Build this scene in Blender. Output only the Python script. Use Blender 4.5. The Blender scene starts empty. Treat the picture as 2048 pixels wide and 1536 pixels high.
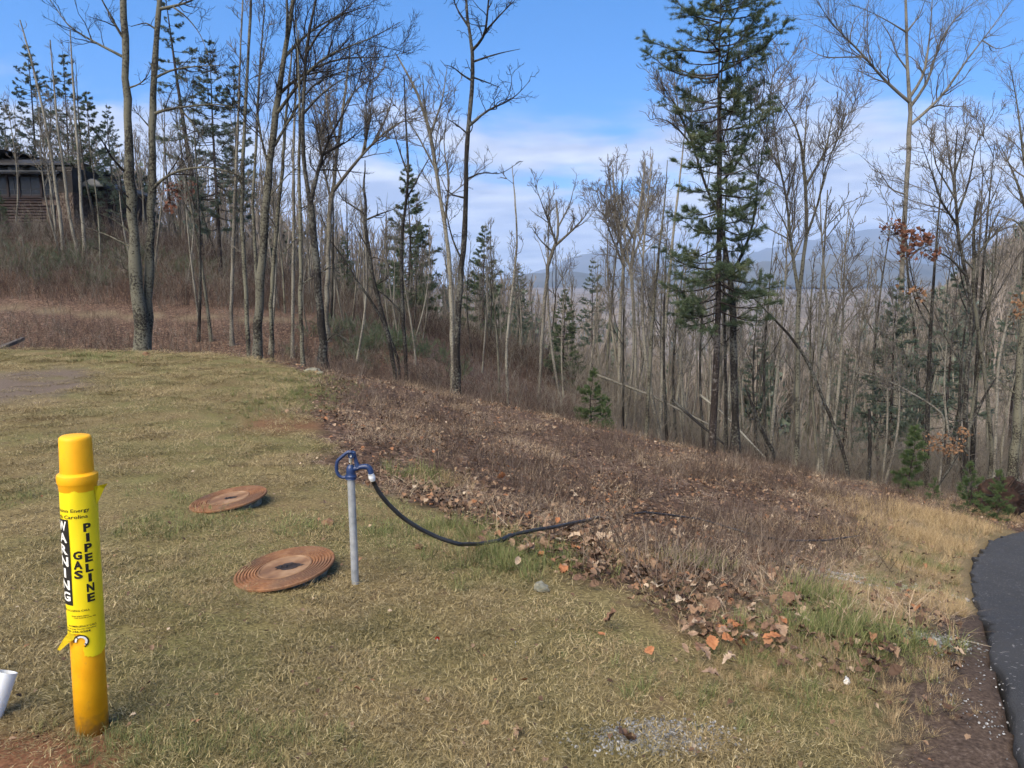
import bpy, bmesh, math, random
import numpy as np
from mathutils import Vector, Matrix

# ------------------------------------------------------------------ camera, sky, sun, exposure
SC = bpy.context.scene
COL = SC.collection
F, HZ, CAMZ = 1500.0, 570.0, 1.7            # focal length in photo pixels, horizon row, eye height
PITCH = math.atan((768 - HZ) / F)
cam_d = bpy.data.cameras.new('camera')
cam_d.sensor_fit = 'HORIZONTAL'; cam_d.sensor_width = 36; cam_d.lens = 36 * F / 2048
cam_d.clip_start = 0.05; cam_d.clip_end = 60000
cam = bpy.data.objects.new('camera', cam_d); COL.objects.link(cam)
cam.location = (0, 0, CAMZ); cam.rotation_euler = (math.pi / 2 - PITCH, 0, 0)
SC.camera = cam

SUN_EL, SUN_AZ = 44.0, 215.0                # degrees; azimuth clockwise from +y (view direction): behind and to the left
world = bpy.data.worlds.new('World'); SC.world = world; world.use_nodes = True
nt = world.node_tree; nt.nodes.clear()
def N(t, typ, **kw):
    n = t.nodes.new(typ)
    for k, v in kw.items():
        if k in n.bl_rna.properties: setattr(n, k, v)
        else: n.inputs[k.replace('_', ' ')].default_value = v
    return n
def math_node(t, op, a, b=None, clamp=False):
    n = t.nodes.new('ShaderNodeMath'); n.operation = op; n.use_clamp = clamp
    for i, v in enumerate((a, b)):
        if v is None: continue
        if isinstance(v, (int, float)): n.inputs[i].default_value = v
        else: t.links.new(v, n.inputs[i])
    return n.outputs[0]
def ramp_node(t, fac, stops, interp='LINEAR'):
    r = t.nodes.new('ShaderNodeValToRGB'); r.color_ramp.interpolation = interp
    e = r.color_ramp.elements
    while len(e) < len(stops): e.new(0.5)
    for k, (p, c) in enumerate(stops):
        e[k].position = p; e[k].color = (*c, 1) if len(c) == 3 else c
    t.links.new(fac, r.inputs[0]); return r.outputs[0]
def mix_node(t, fac, a, b, mode='MIX'):
    m = t.nodes.new('ShaderNodeMix'); m.data_type = 'RGBA'; m.blend_type = mode
    for s, v in ((m.inputs[0], fac), (m.inputs[6], a), (m.inputs[7], b)):
        if isinstance(v, (int, float)): s.default_value = v
        elif isinstance(v, tuple): s.default_value = (*v, 1)
        else: t.links.new(v, s)
    return m.outputs[2]

sky = nt.nodes.new('ShaderNodeTexSky'); sky.sky_type = 'NISHITA'; sky.sun_disc = False
sky.sun_elevation = math.radians(SUN_EL); sky.sun_rotation = math.radians(SUN_AZ)
sky.altitude = 900; sky.air_density = 1.0; sky.dust_density = 0.35; sky.ozone_density = 3.0
tc = nt.nodes.new('ShaderNodeTexCoord')
sep = nt.nodes.new('ShaderNodeSeparateXYZ'); nt.links.new(tc.outputs['Generated'], sep.inputs[0])
zup = math_node(nt, 'MAXIMUM', sep.outputs[2], 0.0)
# the sky above the Blue Ridge is a deep clear blue well down towards the horizon
comb = nt.nodes.new('ShaderNodeCombineXYZ')
nt.links.new(sep.outputs[0], comb.inputs[0]); nt.links.new(sep.outputs[1], comb.inputs[1])
nt.links.new(math_node(nt, 'ADD', math_node(nt, 'MULTIPLY', zup, 1.7), 0.10), comb.inputs[2])
vn = nt.nodes.new('ShaderNodeVectorMath'); vn.operation = 'NORMALIZE'
nt.links.new(comb.outputs[0], vn.inputs[0]); nt.links.new(vn.outputs[0], sky.inputs[0])
hs = nt.nodes.new('ShaderNodeHueSaturation'); hs.inputs['Saturation'].default_value = 1.32; hs.inputs['Value'].default_value = 1.0
nt.links.new(sky.outputs[0], hs.inputs['Color'])
# cloud layer projected on a plane overhead, thicker towards the horizon
inv = math_node(nt, 'DIVIDE', 1.0, math_node(nt, 'ADD', zup, 0.09))
cv = nt.nodes.new('ShaderNodeCombineXYZ')
nt.links.new(math_node(nt, 'MULTIPLY', sep.outputs[0], inv), cv.inputs[0])
nt.links.new(math_node(nt, 'MULTIPLY', sep.outputs[1], inv), cv.inputs[1])
cv.inputs[2].default_value = 3.7
cn = N(nt, 'ShaderNodeTexNoise', Scale=0.62, Detail=6.0, Roughness=0.56, Distortion=0.25); nt.links.new(cv.outputs[0], cn.inputs['Vector'])
cn2 = N(nt, 'ShaderNodeTexNoise', Scale=1.7, Detail=3.0, Roughness=0.6); nt.links.new(cv.outputs[0], cn2.inputs['Vector'])
low = ramp_node(nt, zup, [(0.0, (0.40,) * 3), (0.10, (0.32,) * 3), (0.20, (0.17,) * 3), (0.34, (0.0,) * 3), (0.55, (0.13,) * 3), (1.0, (0.16,) * 3)])
cover = math_node(nt, 'ADD', cn.outputs[0], low)
cfac = ramp_node(nt, cover, [(0.60, (0, 0, 0)), (0.78, (0.92,) * 3)], 'EASE')
ccol = ramp_node(nt, cn2.outputs[0], [(0.36, (1.65, 1.88, 2.5)), (0.66, (3.3, 3.4, 3.75))])
skyc = mix_node(nt, cfac, hs.outputs[0], ccol)
bg = nt.nodes.new('ShaderNodeBackground'); bg.inputs[1].default_value = 0.15
nt.links.new(skyc, bg.inputs[0])
wo = nt.nodes.new('ShaderNodeOutputWorld'); nt.links.new(bg.outputs[0], wo.inputs[0])
world.cycles.sampling_method = 'NONE'                # smooth sky without a disc: found by the bounce rays alone

sun_d = bpy.data.lights.new('sun', 'SUN'); sun_d.energy = 3.8; sun_d.angle = math.radians(60); sun_d.color = (1.0, 0.88, 0.70)
sun = bpy.data.objects.new('sun', sun_d); COL.objects.link(sun)
_a, _e = math.radians(SUN_AZ), math.radians(SUN_EL)
_to = Vector((math.sin(_a) * math.cos(_e), math.cos(_a) * math.cos(_e), math.sin(_e)))
sun.rotation_euler = _to.to_track_quat('Z', 'Y').to_euler()

vs = SC.view_settings
vs.view_transform = 'Standard'; vs.look = 'None'; vs.exposure = 1.2; vs.gamma = 1.0; vs.use_curve_mapping = False
SC.cycles.max_bounces = 3; SC.cycles.diffuse_bounces = 2; SC.cycles.glossy_bounces = 1; SC.cycles.transparent_max_bounces = 4
SC.cycles.volume_bounces = 0; SC.cycles.use_adaptive_sampling = True; SC.cycles.adaptive_threshold = 0.03; SC.cycles.caustics_reflective = False; SC.cycles.caustics_refractive = False

# ------------------------------------------------------------------ helpers
RNG = np.random.default_rng(11)
random.seed(4)
def tag(o, label=None, cat=None, group=None, kind=None):
    if label: o['label'] = label
    if cat: o['category'] = cat
    if group: o['group'] = group
    if kind: o['kind'] = kind
    return o
def empty(name, loc, rot=None):
    o = bpy.data.objects.new(name, None); COL.objects.link(o); o.location = loc; o.empty_display_size = 0.2
    if rot: o.rotation_euler = rot
    return o
def mesh_from(name, V, faces=None, quads=None, tris=None, smooth=True):
    """mesh from numpy: V (n,3), quads (m,4) and tris (k,3), or a python list of faces"""
    me = bpy.data.meshes.new(name)
    V = np.asarray(V, dtype=np.float32)
    if faces is not None:
        me.from_pydata([tuple(map(float, v)) for v in V], [], faces)
    else:
        q = np.zeros((0, 4), int) if quads is None else np.asarray(quads)
        t = np.zeros((0, 3), int) if tris is None else np.asarray(tris)
        me.vertices.add(len(V)); me.vertices.foreach_set('co', V.ravel())
        nl = q.size + t.size
        me.loops.add(nl); me.loops.foreach_set('vertex_index', np.concatenate([q.ravel(), t.ravel()]).astype(np.int32))
        npoly = len(q) + len(t); me.polygons.add(npoly)
        ls = np.concatenate([np.arange(len(q)) * 4, q.size + np.arange(len(t)) * 3]).astype(np.int32)
        lt = np.concatenate([np.full(len(q), 4), np.full(len(t), 3)]).astype(np.int32)
        me.polygons.foreach_set('loop_start', ls); me.polygons.foreach_set('loop_total', lt)
        me.update(calc_edges=True); me.validate()
    if smooth:
        me.polygons.foreach_set('use_smooth', np.ones(len(me.polygons), dtype=bool))
    return me
def obj(name, me, mat, parent=None, link=True):
    o = bpy.data.objects.new(name, me)
    if link: COL.objects.link(o)
    if mat is not None and not me.materials: me.materials.append(mat)
    if parent: o.parent = parent
    return o
def bm_obj(name, bm, mat, parent=None, smooth=False):
    me = bpy.data.meshes.new(name); bm.to_mesh(me); bm.free()
    if smooth: me.polygons.foreach_set('use_smooth', np.ones(len(me.polygons), dtype=bool))
    return obj(name, me, mat, parent)
def add_box(bm, x0, x1, y0, y1, z0, z1, bev=0.0):
    r = bmesh.ops.create_cube(bm, size=1.0)
    for v in r['verts']:
        v.co = Vector((x0 + (v.co.x + .5) * (x1 - x0), y0 + (v.co.y + .5) * (y1 - y0), z0 + (v.co.z + .5) * (z1 - z0)))
    if bev:
        es = list({e for v in r['verts'] for e in v.link_edges})
        bmesh.ops.bevel(bm, geom=es, offset=bev, segments=1, affect='EDGES')
def box_obj(name, mat, parent, *a, bev=0.0):
    bm = bmesh.new(); add_box(bm, *a, bev=bev); return bm_obj(name, bm, mat, parent)
def lathe(profile, n=48, cap=True):
    """profile [(r,z)] -> V, faces"""
    V, Fc = [], []
    for r, z in profile:
        for k in range(n):
            a = 2 * math.pi * k / n; V.append((r * math.cos(a), r * math.sin(a), z))
    for j in range(len(profile) - 1):
        for k in range(n):
            k2 = (k + 1) % n; Fc.append((j * n + k, j * n + k2, (j + 1) * n + k2, (j + 1) * n + k))
    if cap:
        Fc.append(tuple(range(n - 1, -1, -1))); b = (len(profile) - 1) * n; Fc.append(tuple(range(b, b + n)))
    return V, Fc
def tubes(P, R, S):
    """P (N,K,3) polylines, R (N,K) radii, S sides -> V, quads"""
    Nn, K, _ = P.shape
    T = np.gradient(P, axis=1); T /= np.linalg.norm(T, axis=2, keepdims=True) + 1e-9
    mean = T.mean(axis=1); ax = np.argmin(np.abs(mean), axis=1)
    ref = np.zeros((Nn, 1, 3)); ref[np.arange(Nn), 0, ax] = 1
    U = np.cross(T, ref); U /= np.linalg.norm(U, axis=2, keepdims=True) + 1e-9
    W = np.cross(T, U)
    a = np.arange(S) * 2 * np.pi / S
    ring = U[:, :, None, :] * np.cos(a)[None, None, :, None] + W[:, :, None, :] * np.sin(a)[None, None, :, None]
    V = P[:, :, None, :] + ring * R[:, :, None, None]
    base = (np.arange(Nn) * K * S)[:, None, None]
    j = (np.arange(K - 1) * S)[None, :, None]; k = np.arange(S)[None, None, :]; k2 = (k + 1) % S
    q = np.stack([base + j + k, base + j + k2, base + j + S + k2, base + j + S + k], axis=-1).reshape(-1, 4)
    return V.reshape(-1, 3), q
def join(parts):
    Vs, Qs, o = [], [], 0
    for V, q in parts:
        Vs.append(V); Qs.append(q + o); o += len(V)
    return np.concatenate(Vs), np.concatenate(Qs)
def resample(pts, K):
    """smooth resample of a polyline (any dimension)"""
    pts = np.asarray(pts, float)
    d = np.concatenate([[0], np.cumsum(np.linalg.norm(np.diff(pts[:, :3] if pts.shape[1] > 3 else pts, axis=0), axis=1))])
    s = np.linspace(0, d[-1], K)
    out = np.stack([np.interp(s, d, pts[:, c]) for c in range(pts.shape[1])], axis=1)
    if K > 4:
        sm = out.copy(); sm[1:-1] = (out[:-2] + 2 * out[1:-1] + out[2:]) / 4; out = sm
    return out
def tube_obj(name, pts, r, mat, parent=None, K=40, S=10):
    p = resample(pts, K)[None]
    rr = np.full((1, K), r) if np.isscalar(r) else np.interp(np.linspace(0, 1, K), np.linspace(0, 1, len(r)), r)[None]
    V, q = tubes(p, rr, S)
    nb = len(V)
    me = mesh_from(name, V, faces=[tuple(x) for x in q] + [tuple(range(S)), tuple(range(nb - S, nb))])
    return obj(name, me, mat, parent)

def hash2(i, j, s):
    h = (i * 374761393 + j * 668265263 + s * 982451653) & 0x7fffffff
    h = ((h ^ (h >> 13)) * 1274126177) & 0x7fffffff
    return (h ^ (h >> 16)) % 100003 / 100003.0
def vnoise(x, y, scale, seed=0):
    x = np.asarray(x, float) / scale; y = np.asarray(y, float) / scale
    i = np.floor(x).astype(np.int64); j = np.floor(y).astype(np.int64)
    fx = x - i; fy = y - j; fx = fx * fx * (3 - 2 * fx); fy = fy * fy * (3 - 2 * fy)
    a, b, c, d = hash2(i, j, seed), hash2(i + 1, j, seed), hash2(i, j + 1, seed), hash2(i + 1, j + 1, seed)
    return (a * (1 - fx) + b * fx) * (1 - fy) + (c * (1 - fx) + d * fx) * fy - 0.5
def sstep(a, b, x):
    t = np.clip((np.asarray(x, float) - a) / (b - a), 0, 1); return t * t * (3 - 2 * t)

# ------------------------------------------------------------------ terrain
BX_Y = [-20, 1.0, 2.6, 3.3, 3.8, 4.9, 6.7, 9.1, 12.0, 15.5, 18.5, 22, 60]
BX_X = [14., 3.2, 1.8, 1.15, .69, -.08, -1.45, -2.3, -3.3, -4.4, -6.3, -14, -60]
def bank_x(y): return np.interp(y, BX_Y, BX_X)         # the mown lawn lies to the left of this line
COLS = np.array([-700, -400, 0, 250, 450, 620, 800, 1000, 1200, 1400, 1700, 2048, 2450, 2800], float)
COLS = (COLS - 1024) / F
ROWS = np.array([14, 18, 24, 32, 37, 48, 70, 110, 200, 400, 1000, 2500, 6000, 20000], float)
TAB = np.array([
    # 14    18    24    32   37   48    70   110   200   400  1000  2500  6000 20000
    [0.0,  0.1, -0.6,  0.6, 1.8, 6.0,  8.0, 10,   12,   14,   5,  -20,  -10,  -10],
    [0.0,  0.1, -0.9,  0.6, 1.6, 5.5,  7.0,  9,   10,    8,   0,  -20,  -10,  -10],
    [0.0,  0.0, -1.3,  0.4, 1.2, 4.6,  5.6,  7,    8,    5, -10,  -25,  -10,  -10],
    [0.0,  0.0, -1.5,  0.3, 1.0, 4.3,  5.2,  6,    5,    0, -20,  -30,  -10,  -10],
    [0.0, -.1,  -1.5,  0.3, 1.0, 3.5,  3.8,  2,   -3,  -15, -35,  -40,  -10,  -10],
    [-.1, -.3,  -1.6,  0.2, 0.5, 1.7,  0.4, -4,  -13,  -30, -50,  -45,  -10,  -10],
    [-.4, -.7,  -1.9, -0.5,-0.5,-0.8, -3.0, -9,  -22,  -42, -58,  -45,  -10,  -10],
    [-1., -1.2, -2.3, -2.2,-2.2,-2.7, -6.0,-13,  -28,  -50, -58,  -42,  -10,  -10],
    [-1.5,-1.8, -3.0, -3.6,-3.9,-5.2, -9.0,-17,  -32,  -52, -56,  -38,  -10,  -10],
    [-2., -2.3, -4.2, -6.0,-6.8,-9.0,-13.0,-21,  -34,  -50, -50,  -34,  -10,  -10],
    [-2.5,-2.9, -5.0, -7.3,-8.4,-11., -14.,-19,  -27,  -38, -36,  -28,  -10,  -10],
    [-3., -3.5, -5.2, -7.0,-7.6,-8.0, -6.0,  0,    9,   16,  10,  -10,  -10,  -10],
    [-3.4,-4.0, -5.2, -5.6,-5.0,-3.0,  3.0, 16,   32,   45,  40,   10,  -10,  -10],
    [-3.8,-4.4, -5.0, -4.0,-2.5, 1.0, 10.0, 28,   50,   60,  50,   20,  -10,  -10]], float)
def h_table(x, y):
    yy = np.maximum(y, 14.0); u = np.clip(x / yy, COLS[0], COLS[-1] - 1e-6); w = np.log(np.clip(yy, 14, 19999))
    LR = np.log(ROWS)
    i = np.clip(np.searchsorted(COLS, u, side='right') - 1, 0, len(COLS) - 2)
    j = np.clip(np.searchsorted(LR, w, side='right') - 1, 0, len(ROWS) - 2)
    a = (u - COLS[i]) / (COLS[i + 1] - COLS[i]); b = (w - LR[j]) / (LR[j + 1] - LR[j])
    a = .5 * a + .5 * a * a * (3 - 2 * a); b = .6 * b + .4 * b * b * (3 - 2 * b)
    return (TAB[i, j] * (1 - a) + TAB[i + 1, j] * a) * (1 - b) + (TAB[i, j + 1] * (1 - a) + TAB[i + 1, j + 1] * a) * b
def h(x, y):
    x = np.asarray(x, float); y = np.asarray(y, float); x, y = np.broadcast_arrays(x, y)
    d = x - bank_x(y)
    s = 0.19 * sstep(0.5, 7, y) + 0.03
    near = -s * 0.7 * np.log1p(np.exp(np.clip(d / 0.7, -30, 30)))
    near = np.maximum(near, -5.0)
    br = sstep(-.2, .6, d)
    near = near + (0.012 + 0.05 * br) * vnoise(x, y, 0.9, 3) + (0.01 + .03 * br) * vnoise(x, y, 0.35, 5) + 0.05 * vnoise(x, y, 3.0, 8) * sstep(1, 4, np.hypot(x, y))
    yc = np.where(x < 0, np.interp(x, [-14, -7, -4.5, 0], [19.6, 18.0, 15.5, 16.5]), 16.8)
    wgt = sstep(yc, yc + 4.5, y)
    far = h_table(x, y) + sstep(20, 40, y) * (0.5 * vnoise(x, y, 7, 21) + .2 * vnoise(x, y, 2.2, 22)) + sstep(150, 500, y) * 14 * vnoise(x, y, 160, 31) + sstep(900, 2000, y) * 30 * vnoise(x, y, 600, 33)
    return near * (1 - wgt) + far * wgt
def h1(x, y): return float(h(np.array([x]), np.array([y]))[0])
def ray(px, py):
    u, v = (px - 1024) / F, (768 - py) / F
    return np.array([u, math.cos(PITCH) + v * math.sin(PITCH), -math.sin(PITCH) + v * math.cos(PITCH)])
def P(px, py, Y):
    d = ray(px, py); t = Y / d[1]
    return np.array([d[0] * t, Y, CAMZ + d[2] * t])
def hit(px, py, ymax=80):
    d = ray(px, py); ys = np.arange(1.0, ymax, 0.02); t = ys / d[1]
    zz = CAMZ + d[2] * t; g = h(d[0] * t, ys); k = np.argmax(zz <= g)
    if not (zz <= g).any(): k = len(ys) - 1
    return np.array([d[0] * t[k], ys[k], g[k]])
def to_px(x, y, z):
    zc = z - CAMZ; f = y * math.cos(PITCH) - zc * math.sin(PITCH); up = y * math.sin(PITCH) + zc * math.cos(PITCH)
    return 1024 + F * x / f, 768 - F * up / f

# ------------------------------------------------------------------ materials
def new_mat(name):
    m = bpy.data.materials.new(name); m.use_nodes = True; t = m.node_tree; t.nodes.clear()
    b = t.nodes.new('ShaderNodeBsdfPrincipled'); o = t.nodes.new('ShaderNodeOutputMaterial'); t.links.new(b.outputs[0], o.inputs[0])
    b.inputs['Specular IOR Level'].default_value = 0.25
    return m, t, b
def noise(t, scale, detail=4, rough=.55, coord=None, kind='ShaderNodeTexNoise', **kw):
    n = N(t, kind, Scale=scale)
    if kind == 'ShaderNodeTexNoise': n.inputs['Detail'].default_value = detail; n.inputs['Roughness'].default_value = rough
    if coord is not None: t.links.new(coord, n.inputs['Vector'])
    return n
def coords(t, which='Object'):
    if which == 'World': return t.nodes.new('ShaderNodeNewGeometry').outputs['Position']
    return t.nodes.new('ShaderNodeTexCoord').outputs[which]
def bump(t, b, height, strength=.5, dist=.02):
    bn = t.nodes.new('ShaderNodeBump'); bn.inputs['Strength'].default_value = strength; bn.inputs['Distance'].default_value = dist
    t.links.new(height, bn.inputs['Height']); t.links.new(bn.outputs[0], b.inputs['Normal'])
def simple_mat(name, stops, scale=8, rough=.8, bmp=0.0, metal=0.0, coord='Object', detail=2, spec=.25):
    m, t, b = new_mat(name); c = coords(t, coord); n = noise(t, scale, detail, .6, c)
    t.links.new(ramp_node(t, n.outputs[0], stops), b.inputs['Base Color'])
    b.inputs['Roughness'].default_value = rough; b.inputs['Metallic'].default_value = metal; b.inputs['Specular IOR Level'].default_value = spec
    if bmp: bump(t, b, n.outputs[0], bmp, .02)
    return m
def rand_mat(name, stops, rough=.85, patch=None, patch_scale=.8, per_blade=False):
    """colour drawn per scattered piece; patch: second palette mixed in by world position"""
    m, t, b = new_mat(name); oi = t.nodes.new('ShaderNodeObjectInfo'); rnd = oi.outputs['Random']
    if per_blade:
        at = t.nodes.new('ShaderNodeAttribute'); at.attribute_name = 'rnd'; rnd = at.outputs['Fac']
    c = ramp_node(t, rnd, stops)
    if patch:
        pn = noise(t, patch_scale, 2, .6, coords(t, 'World'))
        c2 = ramp_node(t, rnd, patch)
        c = mix_node(t, ramp_node(t, pn.outputs[0], [(.42, (0, 0, 0)), (.60, (1, 1, 1))]), c, c2)
    t.links.new(c, b.inputs['Base Color']); b.inputs['Roughness'].default_value = rough
    return m
def bark_mat(name, dark, mid, lichen, amount, scale=1.0):
    """furrowed bark with pale lichen patches"""
    m, t, b = new_mat(name); c = coords(t, 'Object')
    mp = t.nodes.new('ShaderNodeMapping'); mp.inputs['Scale'].default_value = (1, 1, .28); t.links.new(c, mp.inputs[0])
    n1 = noise(t, 26 * scale, 3, .7, mp.outputs[0]); n2 = noise(t, 20, 3, .7, c); n3 = noise(t, 1.3, 0, .5, c)
    col = ramp_node(t, n1.outputs[0], [(.36, dark), (.66, mid)])
    lm = math_node(t, 'ADD', n2.outputs[0], math_node(t, 'MULTIPLY', n3.outputs[0], .45))
    lf = ramp_node(t, lm, [(.76 - amount, (0, 0, 0)), (.92 - amount, (1, 1, 1))])
    col = mix_node(t, lf, col, lichen)
    oi = t.nodes.new('ShaderNodeObjectInfo')
    col = mix_node(t, 1.0, col, ramp_node(t, oi.outputs['Random'], [(0, (.78, .76, .75)), (1, (1.15, 1.13, 1.08))]), 'MULTIPLY')
    t.links.new(col, b.inputs['Base Color']); b.inputs['Roughness'].default_value = .9
    return m
M = {}
M['bark_dark'] = bark_mat('dark_bark', (.007, .006, .0055), (.026, .022, .019), (.10, .10, .085), .05)
M['bark_lichen'] = bark_mat('lichened_bark', (.010, .009, .007), (.042, .036, .028), (.135, .132, .10), .15)
M['bark_grey'] = bark_mat('grey_bark', (.044, .040, .032), (.138, .125, .100), (.20, .19, .155), .12)
M['bark_pale'] = bark_mat('pale_bark', (.045, .041, .034), (.125, .114, .094), (.21, .20, .165), .15)
M['bark_pine'] = bark_mat('pine_bark', (.009, .007, .006), (.034, .025, .022), (.11, .10, .09), .03)
M['twig_dark'] = simple_mat('dark_twigs', [(.3, (.012, .010, .009)), (.7, (.030, .025, .022))], 3)
M['twig_grey'] = simple_mat('grey_twigs', [(.3, (.070, .062, .051)), (.7, (.155, .137, .113))], 3)
M['twig_pale'] = simple_mat('pale_twigs', [(.3, (.07, .063, .055)), (.7, (.145, .13, .112))], 3)
M['twig_red'] = rand_mat('reddish_brush_twigs', [(0, (.026, .017, .013)), (.5, (.056, .034, .026)), (.8, (.082, .058, .045)), (1, (.115, .097, .08))])
M['twig_tan'] = simple_mat('tan_grey_brush_twigs', [(.3, (.092, .080, .062)), (.7, (.205, .180, .142))], 2)
M['needles'] = simple_mat('pine_needles', [(.30, (.036, .058, .034)), (.55, (.075, .105, .055)), (.75, (.14, .155, .078))], 1.6, .7)
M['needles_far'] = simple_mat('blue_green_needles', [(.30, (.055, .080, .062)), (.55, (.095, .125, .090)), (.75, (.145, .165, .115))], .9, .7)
M['needles_young'] = simple_mat('young_pine_needles', [(.30, (.035, .060, .022)), (.6, (.07, .105, .038)), (.8, (.12, .14, .06))], 3, .7)
M['dead_leaf_red'] = rand_mat('clinging_dead_leaves', [(0, (.10, .035, .02)), (.5, (.20, .085, .045)), (1, (.34, .17, .09))])
def leaf_cluster_mat(name, a, b_):
    return simple_mat(name, [(.3, a), (.7, b_)], 9, .8)
M['oak_red'] = leaf_cluster_mat('russet_leaves', (.07, .027, .018), (.15, .068, .042))
M['oak_orange'] = leaf_cluster_mat('tan_orange_leaves', (.13, .068, .036), (.26, .15, .08))

# ------------------------------------------------------------------ ground sheet, road, far mountains
ROAD_PX = [(2046, 1536), (2030, 1480), (2006, 1390), (1985, 1310), (1966, 1245), (1952, 1195), (1945, 1152), (1951, 1120), (1972, 1092), (2008, 1072), (2046, 1062)]
ROAD_E = np.array([hit(*p)[:2] for p in ROAD_PX])
_e0 = ROAD_E[0] + (ROAD_E[0] - ROAD_E[1]) / np.linalg.norm(ROAD_E[0] - ROAD_E[1]) * np.array([[3.], [1.5]])
ROAD_E = np.concatenate([_e0, ROAD_E, ROAD_E[-1] + np.array([[1.2, .25], [3.0, .5], [7, .7], [14, .6]])])
ROAD_E = resample(ROAD_E, 160)
def road_dist(x, y):
    """signed-ish distance to the asphalt edge: negative on the road"""
    x = np.atleast_1d(x); y = np.atleast_1d(y)
    out = np.empty(len(x)); inside = np.zeros(len(x), bool)
    poly = np.concatenate([ROAD_E, [[30, ROAD_E[-1, 1]], [30, -6], [ROAD_E[0, 0], -6]]])
    for s in range(0, len(x), 20000):
        xs, ys = x[s:s + 20000], y[s:s + 20000]
        d2 = (xs[:, None] - ROAD_E[None, :, 0]) ** 2 + (ys[:, None] - ROAD_E[None, :, 1]) ** 2
        out[s:s + 20000] = np.sqrt(d2.min(axis=1))
        ins = np.zeros(len(xs), bool)
        for a, b in zip(poly, np.roll(poly, -1, axis=0)):
            c = (a[1] > ys) != (b[1] > ys)
            with np.errstate(divide='ignore', invalid='ignore'):
                ins ^= c & (xs < (b[0] - a[0]) * (ys - a[1]) / (b[1] - a[1]) + a[0])
        inside[s:s + 20000] = ins
    return np.where(inside, -out, out)

def masks(x, y):
    n1 = vnoise(x, y, .8, 41) + .6 * vnoise(x, y, .3, 42)
    d = x - bank_x(y) + n1 * np.interp(y, [2, 8, 18], [.45, .7, .9])
    yc = np.interp(x, [-14, -7, -4.5], [21.0, 19.2, 16.2])
    lawn = sstep(.25, -.15, d) * sstep(.3, -.3, y - yc - .5 * n1) * (y < 40)
    rd = np.full(np.shape(x), 99.0); nearby = (np.abs(y) < 30) & (np.abs(x) < 30)
    rd[nearby] = road_dist(x[nearby], y[nearby])
    shoulder = sstep(.60, .22, rd + n1 * .30) * sstep(6.0, 4.6, y)
    # dry verge grass between the brush and the road
    verge = sstep(1.9, .9, rd + n1 * .5) * (1 - shoulder) + 0
    verge = np.maximum(verge, sstep(3.4, 2.6, y + .8 * n1) * (d > 0))
    bare = sstep(1.15, .7, np.hypot((x + 9.6) / 2.9, (y - 11.8) / 3.3) + .45 * n1)
    c = hit(40, 1530); bare2 = sstep(1.1, .6, np.hypot((x - c[0]) / .55, (y - c[1]) / .30) + .5 * n1)
    c = hit(590, 850); bare3 = sstep(1.1, .5, np.hypot((x - c[0]) / .55, (y - c[1]) / 1.0) + .9 * n1)
    red = np.maximum(bare2, .8 * bare3)
    pz = np.interp(x, [-26, -18, -10, -5.5], [33.5, 32.5, 31.8, 32.5])
    path = .8 * sstep(.6, .25, np.abs(y - pz) + .3 * n1) * sstep(-26, -20, x) * sstep(-4.5, -7, x)
    far = sstep(60, 160, np.hypot(x, y))
    floor = sstep(17.5, 22, y) * sstep(.05, .20, x / np.maximum(y, 1) + .1 * vnoise(x, y, 5, 47))
    return lawn, verge * (1 - lawn) * (y < 14), shoulder, bare * lawn, red, path, far, floor

angs = np.concatenate([np.linspace(-41, 41, 250), np.linspace(44, 316, 92)]); angs = np.radians(angs)
rads = np.concatenate([[.25], .45 * 1.034 ** np.arange(0, 320)]); rads = rads[rads < 20000]
A, Rr = np.meshgrid(angs, rads)
gx, gy = (Rr * np.sin(A)).ravel(), (Rr * np.cos(A)).ravel()
gz = h(gx, gy)
na, nr = len(angs), len(rads)
rd_all = np.full(len(gx), 99.0); nb = np.hypot(gx, gy) < 30
rd_all[nb] = road_dist(gx[nb], gy[nb])
gz = gz - 0.10 * sstep(0.06, -.05, rd_all)                     # the bed below the asphalt
i = np.arange(nr - 1)[:, None] * na; j = np.arange(na)[None, :]; j2 = (j + 1) % na
quads = np.stack([i + j, i + na + j, i + na + j2, i + j2], axis=-1).reshape(-1, 4)
Vg = np.stack([gx, gy, gz], axis=1)
Vg = np.concatenate([Vg, [[0, 0, h1(0, 0)]]]); c0 = len(Vg) - 1
tris = np.array([(c0, k, (k + 1) % na) for k in range(na)])
tris = tris[:, ::-1]
me = mesh_from('ground', Vg, quads=quads[:, ::-1], tris=tris)
ml = masks(np.append(gx, 0), np.append(gy, 0))
for nm, arr in zip(('lawn', 'verge', 'shoulder', 'bare', 'red', 'path', 'far', 'floor'), ml):
    at = me.attributes.new(nm, 'FLOAT', 'POINT'); at.data.foreach_set('value', np.asarray(arr, np.float32))
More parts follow.
